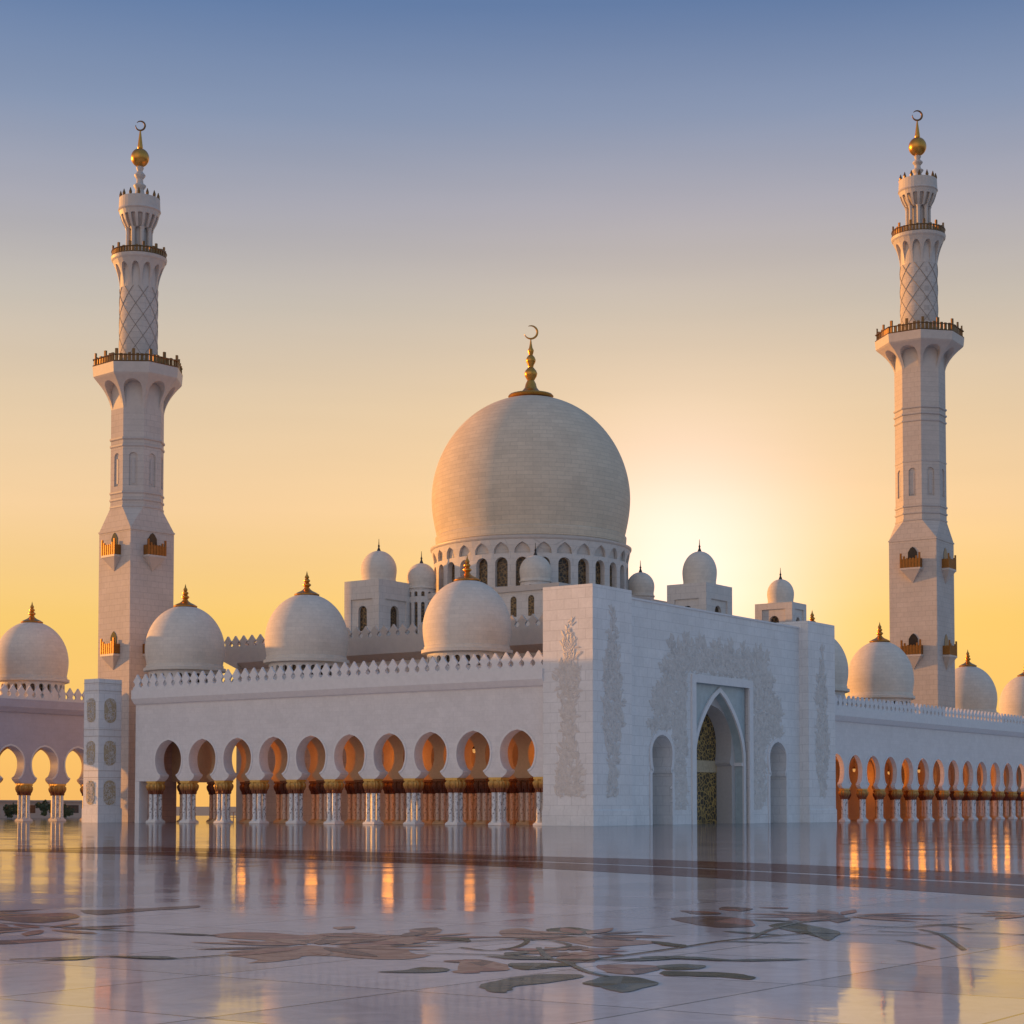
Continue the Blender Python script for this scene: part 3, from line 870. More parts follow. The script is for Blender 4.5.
# ------------------------------------------------------------------ carved leaf relief on the walls
def relief(name, parent, inside, bounds, count, y, size, seed, swirl_c=None, fn=None, grow=None):
    """raised leaves and flowers in the (x, z) plane of a wall, standing proud of y towards -y"""
    rr = random.Random(seed)
    mb = MB(fn)
    x0, x1, z0, z1 = bounds
    made = 0
    for _ in range(count * 12):
        if made >= count:
            break
        x, z = rr.uniform(x0, x1), rr.uniform(z0, z1)
        if not inside(x, z):
            continue
        made += 1
        a = grow(x, z) if grow else math.pi / 2
        a += rr.gauss(0, 0.75)
        if rr.random() < 0.16:                # small five-petalled flower
            s = size * rr.uniform(0.35, 0.6)
            for k in range(5):
                b = a + k * 2 * PI / 5
                tip = (x + s * math.cos(b), z + s * math.sin(b))
                l = (x + 0.6 * s * math.cos(b + 0.5), z + 0.6 * s * math.sin(b + 0.5))
                r_ = (x + 0.6 * s * math.cos(b - 0.5), z + 0.6 * s * math.sin(b - 0.5))
                c = (x, y - 0.09, z)
                mb.poly([c, (l[0], y - 0.05, l[1]), (tip[0], y - 0.02, tip[1])][::-1])
                mb.poly([c, (tip[0], y - 0.02, tip[1]), (r_[0], y - 0.05, r_[1])][::-1])
            continue
        L = size * rr.uniform(0.7, 1.4)
        wd = L * rr.uniform(0.16, 0.28)
        bend = rr.uniform(-0.6, 0.6)
        pts = []
        for k in range(4):
            t = k / 3
            aa = a + bend * t
            pts.append((x + L * t * math.cos(aa), z + L * t * math.sin(aa), aa))
        for k in range(3):
            (xa, za, aa), (xb, zb, ab) = pts[k], pts[k + 1]
            wa, wb = wd * (0.35, 1.0, 0.8, 0.0)[k], wd * (0.35, 1.0, 0.8, 0.0)[k + 1]
            for sg in (-1, 1):
                ea = (xa - sg * wa * math.sin(aa), y - 0.01, za + sg * wa * math.cos(aa))
                eb = (xb - sg * wb * math.sin(ab), y - 0.01, zb + sg * wb * math.cos(ab))
                q = [(xa, y - 0.065, za), (xb, y - 0.065, zb), eb, ea]
                if wb == 0:
                    q = [(xa, y - 0.065, za), (xb, y - 0.01, zb), ea]
                mb.poly(q if sg < 0 else q[::-1])
    return mb.build(name, m_carve, parent, merge=False)

def tall_spray(cx, hw, z0, z1, seed):
    r2 = random.Random(seed)
    ph = r2.uniform(0, 6)
    def inside(x, z):
        t = (z - z0) / (z1 - z0)
        if t < 0 or t > 1:
            return False
        env = hw * (0.72 + 0.28 * math.sin(9 * t + ph)) if t < 0.62 else hw * (0.95 * (1 - (t - 0.62) / 0.38) ** 1.1 + 0.06)
        wob = 0.25 * math.sin(3.1 * z + ph)
        return abs(x - cx) < env + wob * 0.4
    return inside

# ------------------------------------------------------------------ entrance portal
portal = thing('entrance_portal', 'tall white marble gate with a pointed arched gilded door and carved leaves around it', 'gatehouse', C0, UANG)
py = MB()
py.box(0, 8.2, 0, 6.67, 0, 26.8)
pyl = py.build('pylon', m_wall, portal)
pl = MB()
pl.box(-0.10, 8.3, -0.10, 6.77, 0.0, 1.7)
pl.prism_x([(-0.10, 1.7), (0.0, 1.85), (6.67, 1.85), (6.77, 1.7)], -0.05, 8.25)
pl.build('plinth', m_wall, pyl)
copy_part(pyl, portal, (53.3, 0, 0)).scale.z = 1.012
WY = 1.35                              # the wall between the pylons is set back
fw = MB()
side = keyhole(6.15, 6.6, 8.6, 10.65, 2.05, 1.95, 2.33)
side_full = [(2.3, 0.0), (2.3, 6.1)] + side
for x0, x1, cx in ((8.2, 24.75, 17.0), (38.95, 53.3, 46.75)):
    fw.bay(x0, x1, side_full, cx, 26.1, WY, WY + 5.0, back=False)
fw.bay(24.75, 38.95, [(7.1, 0.0), (7.1, 17.5)], 31.85, 26.1, WY, WY + 0.9, back=False)
fw.poly([(8.2, WY, 26.1), (53.3, WY, 26.1), (53.3, 6.67, 26.1), (8.2, 6.67, 26.1)])
fw.poly([(8.2, 6.67, 0), (8.2, 6.67, 26.1), (53.3, 6.67, 26.1), (53.3, 6.67, 0)])
fw.build('facade_wall', m_wall, portal)
cp = MB()
cp.box(8.2, 53.3, WY - 0.12, WY + 0.5, 26.1, 26.32)
cp.build('coping', m_trim, portal)
for a, b in ((8.3, 14.1), (19.9, 23.9), (39.8, 43.85), (49.65, 53.2)):
    pl = MB()
    pl.box(a, b, WY - 0.08, WY, 0, 1.75)
    pl.build('plinth', m_wall, portal)
nb = MB()
for cx in (17.0, 46.75):
    nb.poly([(cx - 2.6, WY + 4.98, 0), (cx + 2.6, WY + 4.98, 0), (cx + 2.6, WY + 4.98, 11), (cx - 2.6, WY + 4.98, 11)])
nb.build('niche_back', m_reveal, portal)
for cx in (17.0, 46.75):
    rg = MB()
    rg.ring(side_full, 0.5, cx, WY - 0.14, WY + 0.02)
    rg.build('niche_moulding', m_trim, portal)
fr = MB()                              # square frame round the great arch
for a, b, c, d in ((24.0, 25.0, 0.0, 17.3), (38.7, 39.7, 0.0, 17.3), (24.0, 39.7, 17.3, 18.25)):
    fr.box(a, b, WY - 0.22, WY + 0.02, c, d)
fr.build('door_frame', m_trim, portal)
sp = MB()
outer = pointed(7.8, 16.45, 6.15)
sp.bay(25.0, 38.7, outer, 31.85, 17.5, WY + 0.5, WY + 1.55, back=False)
sp.build('spandrel', m_spandrel, portal)
av = MB()
av.ring(outer, 0.62, 31.85, WY + 0.28, WY + 0.52)
av.build('arch_moulding', m_trim, portal)
rv = MB()
inner2 = [(6.15, 0), (6.15, 7.7), (6.0, 7.8)] + pointed(7.8, 16.4, 6.1)[1:]
rv.bay(24.75, 38.95, [(5.3, 0.0), (5.3, 7.3)] + keyhole(7.35, 7.8, 10.2, 14.9, 5.2, 4.75, 5.2)[2:], 31.85, 17.5, WY + 1.56, WY + 3.8, back=False)
rv.build('inner_arch', m_reveal, portal)
imp = MB()
for s_ in (-1, 1):
    x = 31.85 + s_ * 5.9
    imp.box(min(x, x + s_ * 0.5), max(x, x + s_ * 0.5), WY + 0.45, WY + 1.6, 7.3, 7.75)
imp.build('impost', m_trim, portal)
dr = MB()
dr.box(-5.7, 5.7, 0, 0.25, 0, 16)
door = dr.build('door', m_door, portal, (31.85, WY + 3.82, 0))
tr = MB()
tr.box(-5.6, 5.6, -0.12, -0.01, 6.5, 8.0)
for x in (-0.12, 0.0):
    tr.box(x, x + 0.11, -0.1, -0.01, 0.0, 6.5)
tr.build('transom', m_panel, door)
for i, (cx, hw, top) in enumerate(((4.15, 2.0, 24.2), (57.4, 2.0, 23.8))):
    relief('carved_relief', portal, tall_spray(cx, hw, 3.2, top, 5 + i), (cx - 3, cx + 3, 3.0, top), 620, 0.0, 0.85, 11 + i)
def rot_left(x, y, z):                   # turns a front-facing relief onto the pylon's left flank
    return (y, 6.67 - x, z)
relief('carved_relief', portal, tall_spray(3.5, 1.65, 3.2, 23.5, 8), (0.6, 6.2, 3.0, 23.5), 560, 0.0, 0.85, 21, fn=rot_left)
def tree_env(x, z):
    dx = abs(x - 31.4)
    if dx < 8.4 and z < 18.5:
        return False
    if abs(x - 17.0) < 2.95 and z < 11.4 or abs(x - 46.75) < 2.95 and z < 11.4:
        return False
    if z < 10.5:
        w = 11.6 + 0.3 * math.sin(2 * z) if z > 3 else 10.6
    elif z < 15:
        w = 16.5 - 0.28 * abs(z - 12) + 0.7 * math.sin(2.3 * z)
    elif z < 22.6:
        w = 15.6 - (z - 15) * 0.52 + 0.8 * math.sin(2.1 * z)
    else:
        return False
    top = 21.9 + 0.7 * math.sin(1.7 * x) + 0.5 * math.sin(3.9 * x)
    return dx < w and z < top
relief('carved_relief', portal, tree_env, (13, 50, 1.8, 23.4), 3000, WY, 0.95, 31,
       grow=lambda x, z: math.atan2(z - 8.0, (x - 31.4) * 1.0))

# ------------------------------------------------------------------ prayer hall
hall = thing('prayer_hall', 'white prayer hall behind the long arcade, topped by the one huge central dome', 'mosque', W(45.6, 40.0), UANG)
hx0, hx1, hy0, hy1 = 20 - 45.6, 76 - 45.6, 9.2 - 40, 72 - 40
hb = MB()
hb.box(hx0, hx1, hy0, hy1, 0, 23.2)
hb.box(hx0 + 0.5, hx1 - 0.5, hy0 + 0.5, hy1 - 0.5, 23.2, 24.4)
hb.build('wall', m_hall, hall)
def framed(mb, fn, L, z0, z1, out):
    mb.fn = fn
    mb.prism_x([(0.0, z0), (-out * 0.4, z0 + 0.3), (-out, z0 + 0.9), (-out, z1), (0.6, z1), (0.6, z0)], 0, L)
cr = MB()
bt = MB()
edge = [(lambda x, y, z: (hx0 + y, hy1 - x, z), hy1 - hy0), (lambda x, y, z: (hx0 + x, hy0 + y, z), hx1 - hx0),
        (lambda x, y, z: (hx1 - x, hy1 - y, z), hx1 - hx0)]
for fn, L in edge:
    framed(cr, fn, L, 21.6, 24.5, 1.3)
    bt.fn = fn
    merlon_strip(bt, 0, L, -1.0, 24.5, pitch=1.6, h=1.9)
cr.build('cornice', m_tower_trim, hall)
bt.build('battlement', m_tower_trim, hall)
# overhanging end of the terrace
oh = MB()
oh.box(hx0 + 0.3, hx0 + 6.5, hy1, hy1 + 1.6, 0, 21.9)
oh.prism_x([(hy1, 21.6), (hy1 + 3.0, 22.9), (hy1 + 3.0, 24.5), (hy1, 24.5)], hx0 - 1.3, hx0 + 8)
oh.fn = lambda x, y, z: (hx0 + y, hy1 + 3.0 - x, z)
merlon_strip(oh, 0, 3.0, -1.0, 24.5, pitch=1.5, h=1.9)
oh.fn = lambda x, y, z: (hx0 - 1 + x, hy1 + 2.9 - y, z)
merlon_strip(oh, 0, 9.0, 0, 24.5, pitch=1.5, h=1.9)
oh.build('terrace_end', m_tower_trim, hall)
# middle tier with slit windows
T = 14.6
ti = MB()
ti.box(-T, T, -T, T, 24.4, 31.6)
tier = ti.build('upper_tier', m_hall, hall)
ti = MB()
ti.box(-T - 0.25, T + 0.25, -T - 0.25, T + 0.25, 31.1, 31.85)
ti.build('coping', m_tower_trim, tier)
wi = MB()
wi.plate([(-0.48, 0)] + [(-0.48 * math.cos(k * PI / 6), 2.3 + 0.48 * math.sin(k * PI / 6)) for k in range(7)] + [(0.48, 0)], -0.03, 0.05)
w0 = None
for k in range(10):
    for face in range(2):
        p = -T + 1.6 + k * 2.9
        loc, rot = ((-T, -p, 27.7), -PI / 2) if face == 0 else ((p, -T, 27.7), 0.0)
        if w0 is None:
            w0 = wi.build('window', m_grille, tier, loc, rot=rot)
        else:
            copy_part(w0, tier, loc, rot)
# ring of arches under the great dome
RD, NW = 14.0, 30
per = 2 * PI * RD / NW
dmb = MB(lambda x, y, z: ((RD - y + 0.2 * max(0, z - 37)) * math.cos(x / RD), (RD - y + 0.2 * max(0, z - 37)) * math.sin(x / RD), z))
for k in range(NW):
    c = (k + 0.5) * per
    dmb.bay(k * per, (k + 1) * per, round_arch(31.8, 35.3, 0.9, 5), c, 36.7, 0.0, 0.85, back=False)
    dmb.bay(k * per, (k + 1) * per, [(w, z) for w, z in pointed(37.0, 38.25, 1.08, 36.7, 5)], c, 38.7, 0.0, 0.4, back=False)
drum = dmb.build('drum', m_hall, hall)
dk = MB()
dk.lathe([(RD - 0.42, 36.68), (RD - 0.42, 37.2), (RD - 0.1, 38.7)], 60, cap=False)
dk.build('blind_arch_back', m_hall, drum)
dk = MB()
wq = [(-1.0, 31.8), (1.0, 31.8), (1.0, 36.4), (-1.0, 36.4)]
dk.plate(wq, -0.05, 0.05)
w1 = None
for k in range(NW):
    a = (k + 0.5) * per / RD
    loc = ((RD - 0.85) * math.cos(a), (RD - 0.85) * math.sin(a), 0)
    if w1 is None:
        w1 = dk.build('drum_window', m_grille, drum, loc, rot=a + PI / 2)
    else:
        copy_part(w1, drum, loc, a + PI / 2)
ri = MB()
ri.lathe([(RD + 0.25, 38.55), (RD + 0.4, 38.68), (RD + 0.48, 38.85), (RD + 0.48, 39.05), (RD + 0.05, 39.15), (13.4, 39.4)], 96, cap=False)
ri.lathe([(RD + 0.1, 31.7), (RD + 0.25, 31.9), (RD + 0.02, 32.15)], 96, cap=False)
ri.build('cornice', m_tower_trim, drum)
db = MB()
db.lathe([(13.45, 39.2), (13.5, 40.8)], 128, cap=False)
db.lathe(dome_profile(40.8, 61.2, 14.3, 0.945, 0.27, 34), 128, cap=False)
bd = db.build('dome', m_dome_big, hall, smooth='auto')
bb = MB()
bb.lathe([(13.4, 39.2), (13.68, 39.4), (13.76, 40.6), (13.45, 40.85)], 128, cap=False)
bb.build('base_moulding', m_dome_big, bd, smooth='auto')
fz = MB()
fz.lathe([(2.2, 60.9), (3.1, 61.1), (3.3, 61.35), (3.15, 61.55), (2.3, 61.75), (1.3, 62.1), (0.9, 62.6), (0.75, 63.2), (0.5, 63.7), (0.85, 64.3), (0.95, 64.7), (0.8, 65.1), (0.38, 65.6), (0.42, 65.9), (0.68, 66.4), (0.72, 66.7), (0.55, 67.1),
          (0.28, 67.4), (0.42, 67.9), (0.44, 68.1), (0.25, 68.5), (0.16, 69.0), (0.05, 69.9)], 28)
fz.build('finial', m_gold, bd, smooth='auto')
def crescent(mb, c, r, th, gap=R(50), heading=0.0):
    pts, n = [], 20
    for k in range(n + 1):
        a = PI * 0.86 + gap / 2 + (2 * PI - gap) * k / n
        pts.append((c[0] + r * math.cos(a) * math.cos(heading), c[1] + r * math.cos(a) * math.sin(heading), c[2] + r * math.sin(a)))
    mb.tube(pts, lambda t: th * (0.25 + 0.75 * math.sin(PI * t) ** 0.7), 8)
cm = MB()
crescent(cm, (0, 0, 70.75), 0.95, 0.16, R(85), -UANG)
cm.build('crescent', m_gold, bd, smooth='auto')

def turret_dome(parent, x, y, z0, r, h):
    o = MB()
    o.lathe([(r * 1.02, z0), (r * 1.02, z0 + 0.18), (r * 0.95, z0 + 0.25), (r * 0.95, z0 + 0.55)], 40, cap=False)
    o.lathe(dome_profile(z0 + 0.5, z0 + h, r, 0.94, 0.33, 16), 40, cap=False)
    s = o.build('dome', m_dome, parent, (x, y, 0), smooth='auto')
    f = MB()
    f.lathe([(0.32, z0 + h - 0.1), (0.22, z0 + h + 0.2), (0.1, z0 + h + 0.5), (0.16, z0 + h + 0.7), (0.07, z0 + h + 0.9), (0.03, z0 + h + 1.7)], 10)
    f.build('finial', m_dark, s)
    return s
def cube_turret(x, y, wx, wy, z1, r, h):
    b = MB()
    for fn, L, ww in ((lambda p, q, z: (p, q, z), wx, 0), (lambda p, q, z: (q, wy - p, z), wy, 1)):
        b.fn = fn
        b.bay(0, L, [(L * 0.31, 24.4), (L * 0.31, 30.7)], L / 2, z1, 0.0, 0.22, back=False)
        b.bay(L * 0.19, L * 0.81, [(w, z) for w, z in round_arch(26.3, 29.0, L * 0.125, 5)], L / 2, 30.7, 0.22, 0.7, back=False)
        b.poly([(L * 0.19, 0.23, 24.4), (L * 0.81, 0.23, 24.4), (L * 0.81, 0.23, 26.3), (L * 0.19, 0.23, 26.3)])
    b.fn = None
    b.poly([(0, 0, z1), (wx, 0, z1), (wx, wy, z1), (0, wy, z1)])
    b.poly([(wx, 0, 24.4), (wx, wy, 24.4), (wx, wy, z1), (wx, 0, z1)])
    b.poly([(wx, wy, 24.4), (0, wy, 24.4), (0, wy, z1), (wx, wy, z1)])
    t = b.build('turret', m_hall, hall, (x, y, 0))
    for k in range(2):
        q = MB()
        if k == 0:
            q.poly([(wx * 0.3, 0.66, 26), (wx * 0.7, 0.66, 26), (wx * 0.7, 0.66, 30.5), (wx * 0.3, 0.66, 30.5)])
        else:
            q.poly([(0.66, wy * 0.7, 26), (0.66, wy * 0.3, 26), (0.66, wy * 0.3, 30.5), (0.66, wy * 0.7, 30.5)])
        q.build('window', m_grille, t)
    turret_dome(t, wx / 2, wy / 2, z1 - 0.02, r, h)
    return t
cube_turret(23 - 45.6, 49.6 - 40, 7.4, 6.2, 33.3, 2.5, 4.5)
cube_turret(48.7 - 45.6, 13 - 40, 7.4, 6.2, 32.8, 2.4, 4.9)
cube_turret(67.4 - 45.6, 9.4 - 40, 4.6, 6.0, 31.6, 1.95, 3.7)
def round_turret(x, y, zb, z0, r, h, n=12):
    rd = r * 0.96
    p_ = 2 * PI * rd / n
    mb = MB(lambda xx, yy, zz: ((rd - yy) * math.cos(xx / rd), (rd - yy) * math.sin(xx / rd), zz))
    for k in range(n):
        if z0 - zb > 3:
            mb.bay(k * p_, (k + 1) * p_, round_arch(zb, z0 - 2.2, p_ * 0.26, 4), (k + 0.5) * p_, z0 - 1.15, 0, 0.3, back=False)
        mb.bay(k * p_, (k + 1) * p_, round_arch(z0 - 1.15, z0 - 0.7, p_ * 0.24, 4), (k + 0.5) * p_, z0, 0, 0.3, back=False)
    t = mb.build('turret', m_hall, hall, (x, y, 0))
    q = MB()
    q.lathe([(rd - 0.28, zb), (rd - 0.28, z0)], 24, cap=False)
    q.build('window', m_grille, t)
    turret_dome(t, 0, 0, z0, r, h)
round_turret(31.1 - 45.6 + 0.5, 49 - 40, 24.5, 32.6, 2.05, 3.7)
round_turret(33 - 45.6, 30.5 - 40, 31.6, 32.4, 2.15, 3.7)
round_turret(54.5 - 45.6, 27 - 40, 31.6, 32.2, 2.0, 3.6)

# ------------------------------------------------------------------ minarets
def face_balcony(parent, apo, z, quarter, s):
    """gilded balcony with door and stone corbel on one face; quarter turns pick the face"""
    rot = quarter * PI / 2
    b = MB()
    b.prism_x([(-0.02, 0.0), (-1.0 * s, 0.0), (-1.0 * s, -0.25 * s), (-0.02, -0.25 * s)], -1.35 * s, 1.35 * s)
    hw, dp = 1.25 * s, 0.95 * s
    for (x0_, x1_) in ((-hw, hw),):
        top = [(x0_, -dp, -0.25 * s), (x1_, -dp, -0.25 * s), (x1_, -0.0, -0.25 * s), (x0_, -0.0, -0.25 * s)]
        tip = (0, -0.02, -1.9 * s)
        for k in range(4):
            b.poly([top[k], tip, top[(k + 1) % 4]])
    r = Matrix.Rotation(rot, 3, 'Z')
    loc = r @ Vector((0, -apo, z))
    o = b.build('balcony', m_tower_trim, parent, loc, rot=rot)
    d = MB()
    d.plate([(-0.62 * s, 0), (-0.62 * s, 2.1 * s), (-0.3 * s, 2.6 * s), (0, 2.8 * s), (0.3 * s, 2.6 * s), (0.62 * s, 2.1 * s), (0.62 * s, 0)], -0.06, 0.05)
    d.build('door', m_dark, o)
    g_ = MB()
    n = 7
    for k in range(n):
        x = -hw + 2 * hw * k / (n - 1)
        hgt = (1.9 if k in (0, n - 1) else 1.5 if k in (1, n - 2) else 1.25) * s
        g_.box(x - 0.11 * s, x + 0.11 * s, -dp - 0.05, -dp + 0.14 * s, 0, hgt)
    g_.box(-hw, hw, -dp, -dp + 0.1 * s, 0.05, 1.15 * s)
    for sg in (-1, 1):
        g_.box(sg * hw - 0.06, sg * hw + 0.06, -dp, 0, 0.05, 1.2 * s)
    g_.build('railing', m_balcony, o)
    return o

def ring_rail(parent, r, z, n, h, facets=None):
    mb = MB()
    rr_ = random.Random(n)
    for k in range(n):
        a = 2 * PI * (k + 0.5) / n
        rad = r
        if facets:
            st = 2 * PI / facets
            rad = r * math.cos(st / 2) / math.cos(((a + st / 2) % st) - st / 2)
        c, s_ = math.cos(a), math.sin(a)
        tall = h * (1.5 if k % 4 == 0 else rr_.uniform(0.85, 1.1))
        wq_ = PI * r / n * 0.62
        t = (-s_, c)
        pts = [(rad * c - t[0] * wq_, rad * s_ - t[1] * wq_), (rad * c + t[0] * wq_, rad * s_ + t[1] * wq_),
               ((rad - 0.25) * c + t[0] * wq_, (rad - 0.25) * s_ + t[1] * wq_), ((rad - 0.25) * c - t[0] * wq_, (rad - 0.25) * s_ - t[1] * wq_)]
        for i in range(4):
            p, q = pts[i], pts[(i + 1) % 4]
            mb.poly([(*p, z), (*q, z), (q[0] * 0.995, q[1] * 0.995, z + tall), (p[0] * 0.995, p[1] * 0.995, z + tall)])
        mb.poly([(x, y, z + tall) for x, y in pts])
    seg = facets or 40
    off = PI / facets if facets else 0
    for zz in (z + 0.08 * h, z + 0.8 * h):
        ring_ = [(r * (1 / math.cos(PI / facets) if facets and False else 1) * math.cos(2 * PI * k / seg + off), r * math.sin(2 * PI * k / seg + off), zz) for k in range(seg + 1)]
        mb.tube(ring_, 0.1, 5)
    return mb.build('railing', m_rail, parent)

def minaret(loc, rot, label, s, z):
    """z: heights of the stages, s: side of the square base"""
    root = thing('minaret', label, 'minaret', loc, rot, 'twin minarets')
    h = s / 2
    k_ = s / 8.0
    b = MB()
    b.box(-h, h, -h, h, 0, z['sq'])
    b.box(-h - 0.1, h + 0.1, -h - 0.1, h + 0.1, z['sq'] - 0.25, z['sq'] - 0.02)
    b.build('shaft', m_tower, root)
    ao = h * 0.94                                         # octagon apothem
    oc = [(ao / math.cos(PI / 8) * math.cos(PI / 8 + PI / 4 * k), ao / math.cos(PI / 8) * math.sin(PI / 8 + PI / 4 * k)) for k in range(8)]
    def octo(mb, za, zb, fa=1.0, fb=1.0):
        for k in range(8):
            (xa, ya), (xb, yb) = oc[k], oc[(k + 1) % 8]
            mb.poly([(xa * fa, ya * fa, za), (xb * fa, yb * fa, za), (xb * fb, yb * fb, zb), (xa * fb, ya * fb, zb)])
    tp = MB()                                             # broach from square to octagon
    sq = [(h, h), (-h, h), (-h, -h), (h, -h)]
    zmid = z['sq'] + (z['oct'] - z['sq']) * 0.45
    for k in range(4):
        cx, cy = sq[k]
        a, c = oc[2 * k], oc[2 * k + 1]
        tp.poly([(cx, cy, z['sq']), (c[0], c[1], z['oct']), (a[0], a[1], z['oct'])])
        n2 = sq[(k + 1) % 4]
        e = oc[(2 * k + 2) % 8]
        tp.poly([(cx, cy, z['sq']), (n2[0], n2[1], z['sq']), (e[0], e[1], z['oct']), (c[0], c[1], z['oct'])])
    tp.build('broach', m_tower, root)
    ob = MB()
    octo(ob, z['oct'], z['n0'])
    octo(ob, z['n1'], z['fl0'])
    side_w = 2 * ao * math.tan(PI / 8)
    def facet(fr_, apo):
        ca, sa = math.cos(fr_), math.sin(fr_)
        return lambda x, y, zz: ((apo - y) * ca - x * sa, (apo - y) * sa + x * ca, zz)
    for k in range(8):
        ob.fn = facet(k * PI / 4, ao)
        zz0, zz1 = z['n0'], z['n1']
        hh = zz1 - zz0
        P = round_arch(zz0 + 0.10 * hh, zz1 - 0.12 * hh - 0.2 * side_w, side_w * 0.2, 4)
        ob.poly([(-side_w / 2, 0, zz0), (side_w / 2, 0, zz0), (side_w / 2, 0, P[0][1]), (-side_w / 2, 0, P[0][1])])
        ob.bay(-side_w / 2, side_w / 2, P, 0, zz1, 0, 0.22 * k_, back=False, zlow=0)
        ob.poly([(-side_w * 0.3, 0.22 * k_, P[0][1]), (side_w * 0.3, 0.22 * k_, P[0][1]), (side_w * 0.3, 0.22 * k_, zz1 - 0.1), (-side_w * 0.3, 0.22 * k_, zz1 - 0.1)])
        if k % 2 == 0:
            pass
    ob.fn = None
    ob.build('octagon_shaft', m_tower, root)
    for k in range(8):
        sl = MB()
        sl.fn = facet(k * PI / 4, ao)
        hh = z['n1'] - z['n0']
        sl.box(-0.22 * k_, 0.22 * k_, 0.14 * k_, 0.4 * k_, z['n0'] + 0.16 * hh, z['n1'] - 0.26 * hh)
        sl.build('slit_window', m_groove, root)
    for zz, f0 in z['rings']:
        rg = MB()
        octo(rg, zz - 0.22, zz - 0.1, f0 - 0.03, f0)
        octo(rg, zz - 0.1, zz + 0.12, f0, f0)
        octo(rg, zz + 0.12, zz + 0.16, f0, 1.0)
        rg.build('string_course', m_groove, root)
    # octagonal flare with arched recesses
    a1 = z['b1w']
    def fl(zz, z0_, z1_, r0_, r1_):
        t = min(1, max(0, (zz - z0_) / (z1_ - z0_)))
        return r0_ + (r1_ - r0_) * (0.25 * t + 0.75 * t ** 2.0)
    fm = MB()
    for k in range(8):
        fr_ = k * PI / 4
        ca, sa = math.cos(fr_), math.sin(fr_)
        def fn(x, y, zz, ca=ca, sa=sa):
            ap = fl(zz, z['fl0'], z['fl1'], ao, a1)
            xx = x * ap / ao
            apr = ap if y == 0 else min(ap, ao + 0.02 + max(0.0, (zz - z['fl0'])) * 0.02)
            return (apr * ca - xx * sa, apr * sa + xx * ca, zz)
        fm.fn = fn
        hh = z['fl1'] - z['fl0']
        prof = [(side_w * 0.37, z['fl0'])] + [(side_w * 0.37, z['fl0'] + hh * t) for t in (0.15, 0.3, 0.45)] + \
               [(side_w * 0.37 * math.cos(q / 6 * PI / 2) ** 0.9, z['fl0'] + hh * (0.45 + 0.43 * math.sin(q / 6 * PI / 2))) for q in range(1, 6)] + [(0, z['fl0'] + hh * 0.88)]
        fm.bay(-side_w / 2, side_w / 2, prof, 0, z['fl1'], 0, 1.0, back=True, zlow=0)
    fm.fn = None
    octo(fm, z['fl0'], z['fl1'], 1.0, 1.02)
    fm.build('flared_corbel', m_tower_trim, root)
    f1 = a1 / ao
    pb = MB()
    octo(pb, z['fl1'], z['fl1'] + 0.25, f1, f1 * 1.03)
    octo(pb, z['fl1'] + 0.25, z['p1'], f1 * 1.03, f1 * 1.05)
    octo(pb, z['p1'], z['p1'] + 0.01, f1 * 1.05, 0.1)
    octo(pb, z['fl1'] + 0.005, z['fl1'], f1, 0.5)
    g1 = pb.build('gallery', m_tower_trim, root)
    ring_rail(g1, a1 * 1.05 / math.cos(PI / 8) * 0.985, z['p1'], 64, z['p1h'], 8)
    # round shaft with a raised lozenge lattice
    r2 = z['r2']
    cs = MB()
    cs.lathe([(r2 * 1.02, z['p1']), (r2, z['fl2'])], 48, cap=False)
    cy = cs.build('round_shaft', m_tower, root, smooth='auto')
    la = MB()
    nh = 8
    turns = 0.48
    for k in range(nh):
        for sg in (-1, 1):
            pts = []
            for q in range(25):
                t = q / 24
                a = 2 * PI * k / nh + sg * turns * 2 * PI * t
                pts.append(((r2 * 1.015) * math.cos(a), (r2 * 1.015) * math.sin(a), z['p1'] + (z['fl2'] - z['p1']) * t))
            la.tube(pts, 0.05 * k_, 4)
    la.build('lattice', m_lattice, cy)
    n3 = 12
    per3 = 2 * PI * r2 / n3
    def fn3(x, y, zz):
        ap = fl(zz, z['fl2'], z['fl3'], r2, z['b2w'])
        rr = ap if y == 0 else min(ap, r2 * 1.0 + 0.02)
        return (rr * math.cos(x / r2), rr * math.sin(x / r2), zz)
    f3 = MB(fn3)
    for k in range(n3):
        hh = z['fl3'] - z['fl2']
        w = per3 * 0.38
        prof = [(w, z['fl2'])] + [(w, z['fl2'] + hh * t) for t in (0.2, 0.4)] + [(w * math.cos(q / 5 * PI / 2) ** 0.9, z['fl2'] + hh * (0.4 + 0.45 * math.sin(q / 5 * PI / 2))) for q in range(1, 5)] + [(0, z['fl2'] + hh * 0.85)]
        f3.bay(k * per3, (k + 1) * per3, prof, (k + 0.5) * per3, z['fl3'], 0, 1.0, back=True, zlow=0)
    f3.fn = None
    f3.lathe([(r2, z['fl2']), (r2 * 1.01, z['fl3'])], 36, cap=False)
    f3.build('flared_corbel', m_tower_trim, root)
    b2 = z['b2w']
    p2 = MB()
    p2.lathe([(b2, z['fl3'] - 0.02), (b2 * 1.04, z['fl3'] + 0.2), (b2 * 1.06, z['p2']), (0.5, z['p2'] + 0.02)], 48, cap=False)
    g2 = p2.build('gallery', m_tower_trim, root)
    ring_rail(g2, b2 * 1.03, z['p2'], 48, z['p2h'])
    # lantern
    lr = z['lr']
    co = MB()
    co.lathe([(lr * 0.62, z['p2']), (lr * 0.62, z['c0'])], 24, cap=False)
    lan = co.build('lantern', m_groove, root)
    cl = MB()
